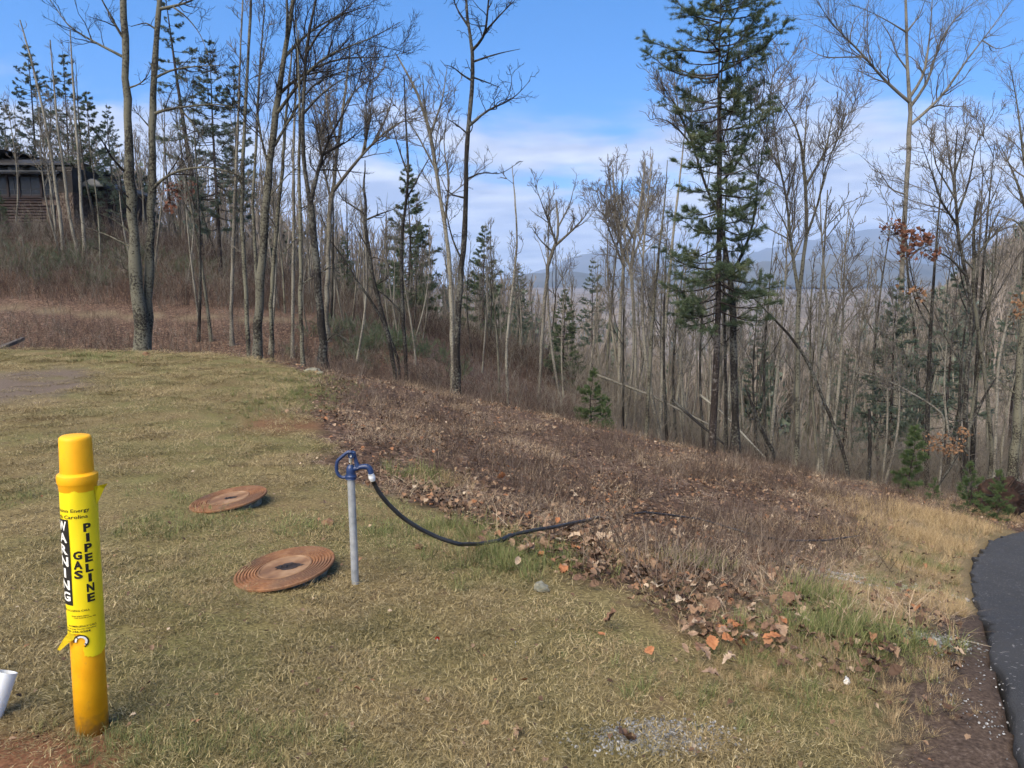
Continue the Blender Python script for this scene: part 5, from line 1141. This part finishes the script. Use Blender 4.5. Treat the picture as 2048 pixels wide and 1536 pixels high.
# white plastic pipe stub at the photo edge
M['pvc'] = simple_mat('white_pvc', [(.3, (.62, .64, .66)), (.7, (.78, .80, .80))], 6, .4, spec=.4)
M['pvc_dark'] = simple_mat('pipe_inside', [(.3, (.05, .045, .04)), (.7, (.09, .08, .07))], 6, .8)
g = hit(-22, 1446); k = g[1] / F; pe = empty('plastic_pipe', g, (math.radians(-24), math.radians(11), 0)); tag(pe, 'short white plastic pipe stub beside the marker post', 'pipe')
hh = 100 * k
pv = auto_smooth(round_profile('pipe_wall', [(.037, hh - .08), (.037, hh - .005), (.037, hh), (.042, hh), (.042, hh - .002), (.042, -.06)], M['pvc'], parent=pe))
round_profile('pipe_bore', [(.0372, hh - .035), (.001, hh - .035)], M['pvc_dark'], parent=pe)

# ------------------------------------------------------------------ yard hydrant
M['blue'] = simple_mat('blue_enamel', [(.3, (.008, .020, .066)), (.6, (.013, .032, .100)), (.78, (.030, .050, .110)), (.86, (.10, .11, .13))], 22, .38, .15, spec=.5)
M['galv'] = simple_mat('galvanised_steel', [(.3, (.24, .255, .265)), (.6, (.36, .375, .385)), (.8, (.44, .45, .45))], 18, .5, .1, metal=.35)
M['brass'] = simple_mat('worn_rod', [(.3, (.20, .17, .12)), (.7, (.42, .38, .30))], 30, .45, metal=.6)
g = hit(711, 1168); YH = g[1]; s = YH / F / math.cos(PITCH)
hy = empty('yard_hydrant', g); tag(hy, 'blue-headed yard hydrant on a grey steel standpipe in the lawn', 'hydrant')
def HP_(px, py, dy=0.0):
    p = P(px, py, YH) - g; p[1] += dy; return p
tube_obj('standpipe', [HP_(711, 1180), HP_(708, 1100), HP_(704.5, 1020), HP_(702, 952)], .0216 , M['galv'], hy, 24, 20)
head = tube_obj('head', [HP_(702, 958), HP_(702, 951.5), HP_(701.8, 951), HP_(701.6, 944), HP_(701.3, 936), HP_(701, 931), HP_(701, 929.5)], [.030, .031, .027, .0262, .0255, .023, .012], M['blue'], hy, 30, 20)
tube_obj('collar_ring', [HP_(702, 957), HP_(702, 950)], [.0315, .033, .0315], M['blue'], head, 6, 20)
tube_obj('spout', [HP_(702, 941), HP_(710, 937), HP_(722, 934), HP_(732, 933), HP_(738, 935.5), HP_(741, 941), HP_(743, 949)], [.016, .0155, .0145, .0155, .0165, .0165, .017], M['blue'], hy, 26, 16)
tube_obj('bracket', [HP_(716, 936), HP_(713, 926), HP_(710, 915), HP_(707, 904)], [.017, .012, .010, .012], M['blue'], hy, 14, 10)
tube_obj('pivot', [HP_(704, 909, -.028), HP_(704, 909, .028)], .0175, M['blue'], hy, 6, 18)
tube_obj('pivot_bolt', [HP_(704, 909.5, -.036), HP_(704, 909.5, -.028)], .0065, M['galv'], hy, 4, 8)
tube_obj('handle', [HP_(705, 906), HP_(697, 904), HP_(690, 908.5), HP_(680, 917), HP_(675, 922), HP_(673, 931), HP_(673.2, 942), HP_(676, 949), HP_(682, 954.5), HP_(688, 955), HP_(697, 953)], [.012, .011, .0095, .0095, .0095, .010, .010, .010, .009, .009, .009], M['blue'], hy, 44, 12)
tube_obj('lift_rod', [HP_(702, 934), HP_(702.5, 910)], .0062, M['brass'], hy, 6, 10)
tube_obj('rod_link', [HP_(699.5, 925), HP_(699.2, 911)], .0045, M['galv'], hy, 6, 8)
tube_obj('vent_nub', [HP_(738, 935), HP_(738.5, 929.5)], [.007, .0055], M['blue'], hy, 5, 10)
# hose from the hydrant spout along the grass
M['hose'] = simple_mat('black_rubber', [(.3, (.010, .010, .011)), (.7, (.024, .025, .027))], 12, .45, spec=.4)
def on_ground(px, py, lift=.0): q = hit(px, py); q[2] += lift; return q
hp = [P(743.3, 953, YH), P(746, 962, YH + .01), P(757, 984, YH + .03), P(778, 1010, YH + .06), P(806, 1036, YH + .10), P(840, 1058, YH + .14), P(880, 1077, YH + .18), P(920, 1089, YH + .20)]
hp += [on_ground(955, 1103, .05), on_ground(1000, 1102, .07), on_ground(1030, 1094, .09), on_ground(1070, 1090, .11), on_ground(1110, 1087, .12), on_ground(1150, 1075, .12), on_ground(1180, 1066, .11), on_ground(1195, 1054, .09), on_ground(1202, 1046, .05), on_ground(1208, 1036, -.03)]
he = empty('garden_hose', hp[0]); tag(he, 'black garden hose curving from the hydrant spout into the fallen leaves', 'hose')
o0 = np.array(hp[0])
tube_obj('hose_tube', [q - o0 for q in hp[1:]], .0130, M['hose'], he, 120, 12)
d0 = unit(hp[1] - hp[0]); tube_obj('white_fitting', [-d0 * .020, -d0 * .004, d0 * .0, d0 * .012, d0 * .028], [.0165, .0175, .0195, .0175, .0150], M['pvc'], he, 12, 18)
q = on_ground(1002, 1101, .07) - o0; q2 = on_ground(1022, 1096, .085) - o0; tube_obj('hose_coupling', [q, q2], .0165, M['hose'], he, 6, 12)
h2 = [on_ground(p[0], p[1] + 4, .085) for p in [(1268, 1040), (1290, 1037), (1330, 1041), (1400, 1050), (1460, 1068), (1520, 1086), (1580, 1094), (1650, 1092), (1715, 1082)]]
o2 = np.array(h2[0]); e2 = empty('water_line', o2); tag(e2, 'long thin dark pipe lying across the weedy bank towards the road', 'pipe')
tube_obj('pipe_run', [q - o2 for q in h2], .0105, M['hose'], e2, 80, 10)

# ------------------------------------------------------------------ rusty lids
def lid_mat():
    m, t, b = new_mat('rusted_iron'); c = coords(t, 'Object'); n1 = noise(t, 14, 6, .65, c); n2 = noise(t, 3.5, 4, .6, c); n3 = noise(t, 70, 3, .6, c)
    col = ramp_node(t, n1.outputs[0], [(.3, (.10, .042, .020)), (.5, (.20, .090, .040)), (.68, (.31, .155, .070)), (.8, (.38, .22, .11))])
    col = mix_node(t, ramp_node(t, n2.outputs[0], [(.42, (0, 0, 0)), (.64, (.75,) * 3)]), col, (.070, .046, .034))
    col = mix_node(t, ramp_node(t, n3.outputs[0], [(.5, (0, 0, 0)), (.7, (.35,) * 3)]), col, (.33, .19, .095))
    t.links.new(col, b.inputs['Base Color']); b.inputs['Roughness'].default_value = .75; bump(t, b, n3.outputs[0], .35, .004); return m
M['rust'] = lid_mat()
M['rust_pale'] = simple_mat('pale_rusted_iron', [(.3, (.095, .050, .028)), (.5, (.175, .095, .050)), (.7, (.26, .165, .095))], 7, .75, .1)
M['dark_iron'] = simple_mat('dark_greasy_iron', [(.3, (.045, .035, .032)), (.7, (.075, .058, .052))], 20, .6)
M['concrete'] = simple_mat('mossy_concrete', [(.3, (.10, .10, .07)), (.7, (.25, .24, .19))], 14, .9, .3)
def lid(label, px, py, r, roll, pitch, rz, blot):
    g = hit(px, py + 4); e = empty('manhole_lid', (g[0], g[1], g[2] + .015), (math.radians(pitch), math.radians(roll), 0)); tag(e, label, 'lid', 'rusty manhole lids in the lawn')
    prof = [(r * .97, .018), (r, .021), (r, .032), (r * .985, .036)]; q = r * .985; nring = 6; step = (r * .985 - r * .60) / nring
    for k in range(nring):
        prof += [(q - step * .12, .036), (q - step * .55, .0365), (q - step * .68, .0295), (q - step * .9, .0295), (q - step, .036)]; q -= step
    prof += [(r * .575, .036), (r * .565, .027), (r * .545, .027)]
    auto_smooth(round_profile('ribbed_rim', prof, M['rust'], 72, e), 25)
    inner = [(r * .544, .022), (r * .544, .034), (r * .53, .037), (r * .50, .0375), (r * .485, .034), (r * .2, .033), (r * .01, .033)]
    auto_smooth(round_profile('centre_plate', inner, M['rust_pale'], 64, e), 25)
    bm = bmesh.new(); rr = np.random.default_rng(int(px)); n = 26
    vs_ = [bm.verts.new((blot * r * (1 + .25 * rr.normal()) * math.cos(6.283 * k / n) * 1.25 + .02, blot * r * (1 + .2 * rr.normal()) * math.sin(6.283 * k / n) * .8, .0342)) for k in range(n)]
    bm.faces.new(vs_); bmesh.ops.solidify(bm, geom=bm.faces[:], thickness=.001); bm_obj('grease_patch', bm, M['dark_iron'], e)
    for sx in (-.022, .012):
        o = box_obj('pick_slot', M['ink'], e, sx - .005, sx + .005, -.018, .018, .0345, .0372, bev=.002)
    auto_smooth(round_profile('frame_ring', [(r * .80, -.14), (r * .82, -.01), (r * .86, .0), (r * .86, .0175), (r * .4, .0178)], M['concrete'], 40, e), 30)
lid('rusty ribbed manhole lid farther from the camera, up the lawn', 459, 1005, .295, -7.5, 3.0, 0, .13)
lid('rusty ribbed manhole lid nearer the hydrant, with dark greasy centre', 572, 1147, .295, -7.5, 3.5, 0, .20)

# ------------------------------------------------------------------ small things in the grass
M['red_flag'] = simple_mat('red_plastic', [(.3, (.55, .035, .03)), (.7, (.72, .06, .05))], 20, .5)
M['yellow_flag'] = simple_mat('yellow_plastic', [(.3, (.72, .60, .02)), (.7, (.82, .70, .05))], 20, .5)
M['white_scrap'] = simple_mat('white_scrap', [(.3, (.7, .7, .68)), (.7, (.82, .82, .8))], 20, .6)
def blob(name, label, cat, px, py, w, d, hh, mat, seed, lift=0.0, sub=2, jag=.25, group=None):
    r = np.random.default_rng(seed); g = hit(px, py); bm = bmesh.new(); bmesh.ops.create_icosphere(bm, subdivisions=sub, radius=1)
    for v in bm.verts:
        f = 1 + jag * (r.random() - .5) * 2; v.co = Vector((v.co.x * w * f, v.co.y * d * f, max(-.5, v.co.z) * hh * f + hh * .45))
    o = bm_obj(name, bm, mat, None, False); o.location = (g[0], g[1], g[2] + lift); o.rotation_euler = (0, 0, r.random() * 3); return tag(o, label, cat, group)
def marker(name, label, px, py, mat, w, hh):
    g = hit(px, py + 3); e = empty(name, g); tag(e, label, 'marker')
    tube_obj('stake', [(0, 0, -.05), (0, .002, .02)], .003, M['galv'], e, 4, 6)
    bm = bmesh.new(); 
    ring = [(-w, .0, .012), (-w * .7, -.004, hh * .9), (-.1 * w, -.008, hh), (w * .8, -.004, hh * .85), (w, 0, hh * .4), (w * .4, .003, .008)]
    bm.faces.new([bm.verts.new(p) for p in ring]); bmesh.ops.solidify(bm, geom=bm.faces[:], thickness=.006); bm_obj('plastic_cap', bm, mat, e)
marker('red_marker', 'small bright red plastic marker cap low in the grass', 875, 1283, M['red_flag'], .012, .030)
marker('yellow_marker', 'tiny yellow plastic marker in the grass', 1031, 1289, M['yellow_flag'], .011, .018)
marker('yellow_marker', 'tiny yellow scrap in the golden grass by the road bend', 2026, 1036, M['yellow_flag'], .03, .04)
blob('litter_scrap', 'crumpled white scrap lying on the verge', 'litter', 1693, 1371, .014, .010, .022, M['white_scrap'], 5, jag=.5)
blob('stone', 'pale flat stone at the grassy corner of the lawn', 'stone', 623, 744, .20, .14, .06, M['concrete'], 6)
M['stone_pale'] = simple_mat('pale_stone', [(.3, (.30, .30, .29)), (.7, (.5, .5, .48))], 9, .9, .2)
blob('stone', 'small whitish rock beside the pale flat stone', 'stone', 640, 748, .08, .07, .04, M['concrete'], 16)
blob('stone', 'grey mossy rock half buried at the foot of the leaf bank', 'stone', 1083, 1180, .06, .05, .03, M['concrete'], 7)
blob('dirt_clod', 'dark clod of earth on the far lawn', 'clod', 293, 712, .10, .08, .07, M['mud'], 8)
blob('dirt_clod', 'small reddish clod of earth in the mid lawn', 'clod', 655, 1050, .05, .04, .03, M['mud'], 9)
blob('dirt_clod', 'dark dirt lump left of the hydrant hose', 'clod', 838, 1098, .035, .03, .02, M['mud'], 10)
M['timber'] = simple_mat('weathered_timber', [(.3, (.045, .036, .030)), (.7, (.12, .10, .085))], 8, .9, .3)
a, b_ = hit(-60, 703), hit(47, 696); tb = bmesh.new(); L_ = np.linalg.norm(b_ - a); add_box(tb, -L_ / 2, L_ / 2, -.07, .07, -.02, .10, bev=.012)
o = bm_obj('landscape_timber', tb, M['timber']); o.location = (a + b_) / 2; o.rotation_euler = (0, 0, math.atan2(b_[1] - a[1], b_[0] - a[0])); tag(o, 'weathered dark landscape timber on the far lawn by the bare soil', 'timber')
# big curled leaves one can pick out
BIG = [lobed_leaf(500 + k, .14 + .03 * (k % 3), 3 + k % 3, .24 + .14 * (k % 3)) for k in range(5)]
def leaf_colour(nm, c0, c1): return simple_mat(nm, [(.3, c0), (.7, c1)], 25, .7, .2)
LM = [leaf_colour('orange_leaf', (.20, .075, .03), (.34, .15, .065)), leaf_colour('tan_leaf', (.17, .108, .068), (.28, .19, .125)), leaf_colour('brown_leaf', (.085, .046, .028), (.17, .10, .062)), leaf_colour('pale_leaf', (.26, .185, .12), (.40, .305, .215))]
BIGM = []
for me_ in BIG:
    row = []
    for mm in LM:
        c = me_.copy(); c.materials.append(mm); row.append(c)
    BIGM.append(row)
def big_leaf(px, py, k, col, s=1.0, label=None, group=None, rx=None, lift=.06, seed=0):
    r = np.random.default_rng(seed + int(px * 7 + py)); g = hit(px, py)
    o = bpy.data.objects.new('fallen_leaf', BIGM[k][col]); COL.objects.link(o); o.location = (g[0], g[1], g[2] + lift); o.scale = (s, s, s)
    o.rotation_euler = (r.normal() * .28 if rx is None else rx, r.normal() * .28, r.random() * 6.28); tag(o, label, 'leaf', group); return o
big_leaf(1003, 968, 0, 0, .7, 'bright orange oak leaf propped upright in the brush above the hose', rx=1.2, lift=.08)
big_leaf(870, 916, 1, 0, .5, 'orange leaf lying in pale straw above the hydrant', rx=.3)
big_leaf(1252, 1493, 2, 2, .5, 'long brown leaf lying on the grey gravel patch', rx=.1, lift=.012)
big_leaf(1036, 1478, 3, 1, .4, 'narrow tan leaf standing in the near lawn grass', rx=.9, lift=.02)
big_leaf(1048, 1370, 0, 0, .25, 'small pinkish-orange leaf on the near lawn', rx=.5, lift=.015)
big_leaf(1300, 1330, 0, 0, .4, 'orange leaf in the drift at the foot of the bank', rx=.4)
for (px, py, n, sx, sy, lab, grp) in [
    (1150, 1095, 95, 75, 40, 'leaf in the pile at the hose end', 'leaves piled at the hose end'),
    (1020, 1000, 30, 60, 40, 'leaf caught in the brush above the hose', 'leaves in the brush above the hose'),
    (1560, 1150, 26, 45, 40, 'leaf heaped near the green tufts and gravel', 'leaves heaped near the gravel'),
    (1460, 1280, 55, 90, 42, 'leaf in the drift along the bank foot', 'leaves drifted along the bank foot'),
    (1095, 860, 14, 26, 12, 'leaf in the clump on the bank top', 'leaf clump on the bank top'),
    (760, 830, 18, 80, 50, 'leaf on the bank near the lawn corner', 'leaves near the lawn corner')]:
    r = np.random.default_rng(int(px))
    for k in range(n):
        cx, sz = int(r.choice([0, 1, 2, 3], p=[.12, .32, .40, .16])), .26 + .24 * r.random()
        big_leaf(px + r.normal() * sx, py + r.normal() * sy, int(r.integers(0, 5)), cx, sz, '%s %s %s' % ('broad' if sz > .38 else 'small', ('orange', 'tan', 'dark brown', 'pale')[cx], lab), grp, seed=k)

# uprooted root plate near the road bend
M['root'] = simple_mat('red_brown_soil', [(.3, (.012, .007, .005)), (.6, (.034, .019, .014)), (.8, (.070, .042, .03))], 9, .95, .8)
g = hit(2000, 985); g = np.array([P(2003, 950, 16.6)[0], 16.6, 0]); g[2] = h1(g[0], 16.6); e = empty('root_plate', g); tag(e, 'dark red-brown uprooted root plate of a fallen tree beside the road trunk', 'root plate')
r = np.random.default_rng(3); bm = bmesh.new(); bmesh.ops.create_icosphere(bm, subdivisions=4, radius=1)
for v in bm.verts:
    n_ = float(vnoise(v.co.x * 3 + 9, v.co.z * 3 + v.co.y * 2, .5, 7) + .5 * vnoise(v.co.x * 9, v.co.z * 9 + v.co.y * 5, .5, 8)); v.co = Vector((v.co.x * .62 * (1 + .5 * n_), v.co.y * .25 * (1 + .5 * n_), .40 + v.co.z * .52 * (1 + .45 * n_)))
bm_obj('soil_disc', bm, M['root'], e, True)
pp = np.zeros((1, 2, 3)); pp[0, 1, 2] = .01; a_ = r.random(46) * 6.28
st_ = np.stack([np.cos(a_) * .35, -.2 - .05 * r.random(46), .42 + np.sin(a_) * .35], 1); dr = unit(np.stack([np.cos(a_), -.5 * r.random(46), np.sin(a_) - .3], 1))
pts = np.stack([st_ + dr * f_ * (.25 + .25 * r.random((46, 1))) + r.normal(size=(46, 3)) * .03 * f_ for f_ in (0, .4, .75, 1.1)], 1); V, q = tubes(pts, np.tile([.014, .010, .006, .003], (46, 1)), 4)
obj('torn_roots', mesh_from('torn_roots', V, quads=q), M['twig_dark'], e)

# logs and brush on the wood floor
def log(label, pts, r0, bark, Yd):
    pp = [P(px, py, Y_) for px, py, Y_ in pts]
    for q in pp: q[2] = max(q[2], h1(q[0], q[1]) + r0 * .7)
    o = np.array(pp[0]); e = empty('fallen_log', o); tag(e, label, 'log'); tube_obj('log_trunk', [q - o for q in pp], [r0, r0 * .85, r0 * .5], M[bark], e, 20, 9)
log('grey fallen log lying down the ravine left of the tall pine', [(1180, 745, 26), (1300, 790, 25), (1420, 850, 23.5)], .05, 'bark_grey', 0)
log('thin fallen pole slanting to the foot of the tall pine', [(1345, 800, 22.5), (1395, 845, 21.5), (1450, 890, 20.5)], .05, 'bark_dark', 0)
log('pale fallen pole sloping across behind the dark forking tree', [(1400, 790, 24), (1450, 830, 23), (1530, 915, 20)], .04, 'bark_pale', 0)

# ------------------------------------------------------------------ house on the hill
M['log'] = simple_mat('brown_stained_logs', [(.3, (.014, .0075, .0065)), (.7, (.028, .014, .012))], 6, .6, .2)
M['roof'] = simple_mat('dark_standing_seam', [(.3, (.018, .021, .025)), (.7, (.034, .038, .044))], 3, .5, spec=.4)
M['fascia'] = simple_mat('dark_fascia', [(.3, (.016, .016, .018)), (.7, (.030, .029, .031))], 4, .5)
M['gutter'] = simple_mat('grey_gutter', [(.3, (.028, .031, .034)), (.7, (.048, .052, .056))], 4, .4)
M['siding'] = simple_mat('tan_siding', [(.3, (.020, .017, .015)), (.7, (.034, .029, .025))], 5, .8)
M['house_stone'] = simple_mat('fieldstone', [(.3, (.04, .030, .024)), (.5, (.085, .062, .048)), (.7, (.14, .115, .092))], 5, .9, .5)
m, t, b = new_mat('window_glass'); b.inputs['Base Color'].default_value = (.010, .013, .017, 1); b.inputs['Roughness'].default_value = .25; b.inputs['Specular IOR Level'].default_value = .3; M['glass'] = m
m, t, b = new_mat('pale_blind'); b.inputs['Base Color'].default_value = (.09, .11, .12, 1); b.inputs['Roughness'].default_value = .2; M['blind'] = m
YHo = 57.0; ks = YHo / F
xo = P(0, 480, YHo)[0]; zo = h1(xo + 3, YHo) - .3
house = empty('house', (xo, YHo, zo)); tag(house, 'dark brown log-sided house with low spreading roofs on the hill behind trees', 'house')
def HX(px): return (px - 0) * ks
def HZ_(py): return P(0, py, YHo)[2] - zo
def hb(name, mat, px0, px1, py0, py1, y0, y1, parent=house, bev=0.0): return box_obj(name, mat, parent, HX(px0), HX(px1), y0, y1, HZ_(py1), HZ_(py0), bev=bev)
# main body
wall = hb('wall', M['log'], -330, 130, 352, 520, .10, 9)
p = 396.0
while p < 500:                                          # log courses, each its own round-faced board
    for (a, b_) in ((-330, 96),):
        bm = bmesh.new(); x0, x1, z0, z1 = HX(a), HX(b_), HZ_(p + 5.7), HZ_(p + .3); n = 5
        vs_ = []
        for k in range(n + 1):
            th = math.pi * k / n - math.pi / 2; z = (z0 + z1) / 2 + (z1 - z0) / 2 * math.sin(th); y = .10 - .07 * math.cos(th); vs_.append((bm.verts.new((x0, y, z)), bm.verts.new((x1, y, z))))
        for k in range(n): bm.faces.new((vs_[k][0], vs_[k][1], vs_[k + 1][1], vs_[k + 1][0]))
        bm_obj('log_course', bm, M['log'], wall)
    p += 6.0
sill = hb('porch_sill', M['log'], -330, 130, 391, 396, -.02, .1)
# screened porch: posts and dark panes
for k, (a, b_) in enumerate([(-300, -235), (-230, -165), (-160, -95), (-90, -20), (-14, 22), (28, 46), (50, 88), (93, 126)]):
    fr = hb('window', M['fascia'], a - 2, b_ + 2, 352, 391, .0, .095)
    hb('pane', M['glass'], a, b_, 355, 388, -.006, -.001, parent=fr); hb('mullion', M['fascia'], (a + b_) / 2 - .7, (a + b_) / 2 + .7, 354, 389, -.03, -.008, parent=fr); hb('rail', M['fascia'], a, b_, 378, 379.3, -.028, -.01, parent=fr)
for a in (-300, -160, 25, 47, 90): hb('porch_post', M['log'], a - 2, a + 2, 350, 393, -.09, -.035)
# spreading lower roof with gutter, clerestory and upper roofs
def hip_roof(name, px0, px1, py_eave, py_top, over_y, depth, inset_px, mat):
    bm = bmesh.new(); x0, x1, ze, zt = HX(px0), HX(px1), HZ_(py_eave), HZ_(py_top); ins = inset_px * ks
    lo = [bm.verts.new(c) for c in ((x0, -over_y, ze), (x1, -over_y, ze), (x1, depth, ze), (x0, depth, ze))]
    hi = [bm.verts.new(c) for c in ((x0 + ins, ins * .8, zt), (x1 - ins, ins * .8, zt), (x1 - ins, depth - ins, zt), (x0 + ins, depth - ins, zt))]
    lw = [bm.verts.new((v.co.x, v.co.y, ze - .14)) for v in lo]
    for k in range(4):
        k2 = (k + 1) % 4; bm.faces.new((lo[k], lo[k2], hi[k2], hi[k])); bm.faces.new((lw[k], lw[k2], lo[k2], lo[k]))
    bm.faces.new(hi); bm.faces.new(lw[::-1]); return bm_obj(name, bm, mat, house)
low_roof = hip_roof('porch_roof', -345, 142, 346, 333, 1.1, 8, 55, M['roof'])
hb('gutter', M['gutter'], -345, 142, 345.4, 348, -1.2, -1.105, parent=low_roof)
for k in range(24):
    pxs = -330 + k * 20; o = box_obj('roof_seam', M['roof'], low_roof, HX(pxs) - .015, HX(pxs) + .015, -1.0, 1.5, 0, .03); sl = math.atan2(HZ_(333) - HZ_(346), 55 * ks * .8 + 1.1); o.rotation_euler = (sl, 0, 0); o.location = (0, 0, HZ_(346) + 1.0 * math.sin(sl) + .0)
cl = hb('clerestory_wall', M['siding'], -300, 112, 318, 336, 2.2, 8)
for a in (-220, -150, -80, -10, 34, 64, 90): f_ = hb('clerestory_window', M['fascia'], a, a + 22, 323, 331, 2.12, 2.195); hb('pane', M['blind'], a + 1.2, a + 20.8, 324, 330, 2.10, 2.118, parent=f_)
up = hip_roof('upper_roof', -325, 130, 320, 311, -1.3, 9, 60, M['fascia'])
hb('roof_cap_wall', M['log'], -160, 30, 297, 312, 4.6, 8); hip_roof('top_roof', -175, 40, 300, 293, -3.6, 9, 40, M['fascia'])
hb('fascia_board', M['fascia'], -345, 142, 348.2, 351, -1.08, -1.0, parent=low_roof)
# gable-end block: siding above fieldstone
blk = hb('end_block', M['siding'], 132, 160, 336, 386, -.6, 7)
for k in range(12): hb('siding_board', M['siding'], 131.6, 160.4, 338 + k * 4, 341.2 + k * 4, -.63, -.601, parent=blk)
hb('stone_cap', M['siding'], 130, 163, 384.5, 387, -.85, -.62)
chim = hb('stone_wall', M['house_stone'], 131, 162, 387, 520, -.75, 7)
r = np.random.default_rng(9)
for row in range(16):
    c = 131.0
    while c < 160:
        w = 4 + 5 * r.random()
        if c + w > 162: w = 162 - c
        o = hb('stone', M['house_stone'], c + .3, c + w - .3, 388 + row * 5.2, 392.6 + row * 5.2, -.79 - .05 * r.random(), -.755, parent=chim); c += w
hb('chimney', M['house_stone'], 134, 144, 317, 337, 2, 3.2)
hb('stone_pier', M['house_stone'], 97, 130, 402, 412, -.5, .02); hb('stone_pier', M['house_stone'], 101, 110, 412.2, 520, -.35, .02); hb('stone_pier', M['house_stone'], 120, 129, 412.2, 520, -.36, .02)
hb('wing_wall', M['log'], 165, 196, 372, 520, 1.5, 8)
for k in range(18): hb('log_course', M['log'], 164.5, 196.5, 390 + k * 6, 395.4 + k * 6, 1.42, 1.495)
wr = hip_roof('wing_roof', 155, 206, 368, 355, -.3, 9, 22, M['roof'])
f_ = hb('window', M['fascia'], 171, 190, 374, 388, 1.40, 1.49); hb('pane', M['glass'], 172.5, 188.5, 375.5, 386.5, 1.385, 1.398, parent=f_)

# small buildings far below in the valley
M['white_wall'] = simple_mat('pale_wall', [(.3, (.55, .52, .46)), (.7, (.68, .65, .58))], 2, .8)
M['valley_roof'] = simple_mat('grey_roof', [(.3, (.16, .15, .15)), (.7, (.26, .25, .25))], 2, .7)
for px, py, w_px, Yv, lab in ((1430, 628, 16, 1300, 'cream building in the valley seen between the pine and dark tree'), (1474, 626, 14, 1320, 'white building in the valley just right of the dark forking tree'), (1398, 629, 10, 1310, 'small low pale building in the valley left of the pine trunk')):
    k = Yv / F; c = P(px, py, Yv); w = w_px * k; zb = c[2] - 6.5; e = empty('valley_building', (c[0], Yv, zb)); tag(e, lab, 'building'); zt = c[2] - zb
    zt = 6.0; wl = box_obj('wall', M['white_wall'], e, -w / 2, w / 2, 0, 9, min(-1, h1(c[0], Yv) - zb), zt)
    bm = bmesh.new(); v_ = [bm.verts.new(q) for q in ((-w / 2 - .4, -.5, zt - .1), (w / 2 + .4, -.5, zt - .1), (w / 2 + .4, 9.5, zt - .1), (-w / 2 - .4, 9.5, zt - .1), (-w / 2 - .4, 4.5, zt + 1.7), (w / 2 + .4, 4.5, zt + 1.7))]
    for f_ in ((0, 1, 5, 4), (2, 3, 4, 5), (1, 2, 5), (3, 0, 4), (3, 2, 1, 0)): bm.faces.new([v_[q] for q in f_])
    bm_obj('roof', bm, M['valley_roof'], e)
    for q in (-.28, .02, .3): box_obj('window', M['glass'], e, w * q - .4, w * q + .4, -.06, -.005, zt - 2.2, zt - .9)

# ------------------------------------------------------------------ valley air
bm = bmesh.new(); add_box(bm, -16000, 16000, -3000, 14500, -260, 1050)
hz = bm_obj('haze', bm, None); tag(hz, kind='stuff')
m = bpy.data.materials.new('haze'); m.use_nodes = True; t = m.node_tree; t.nodes.clear()
pv = t.nodes.new('ShaderNodeVolumePrincipled'); pv.inputs['Color'].default_value = (.50, .68, 1.0, 1); pv.inputs['Density'].default_value = 1.0e-4; pv.inputs['Anisotropy'].default_value = 0.0
o_ = t.nodes.new('ShaderNodeOutputMaterial'); t.links.new(pv.outputs[0], o_.inputs['Volume']); hz.data.materials.append(m)
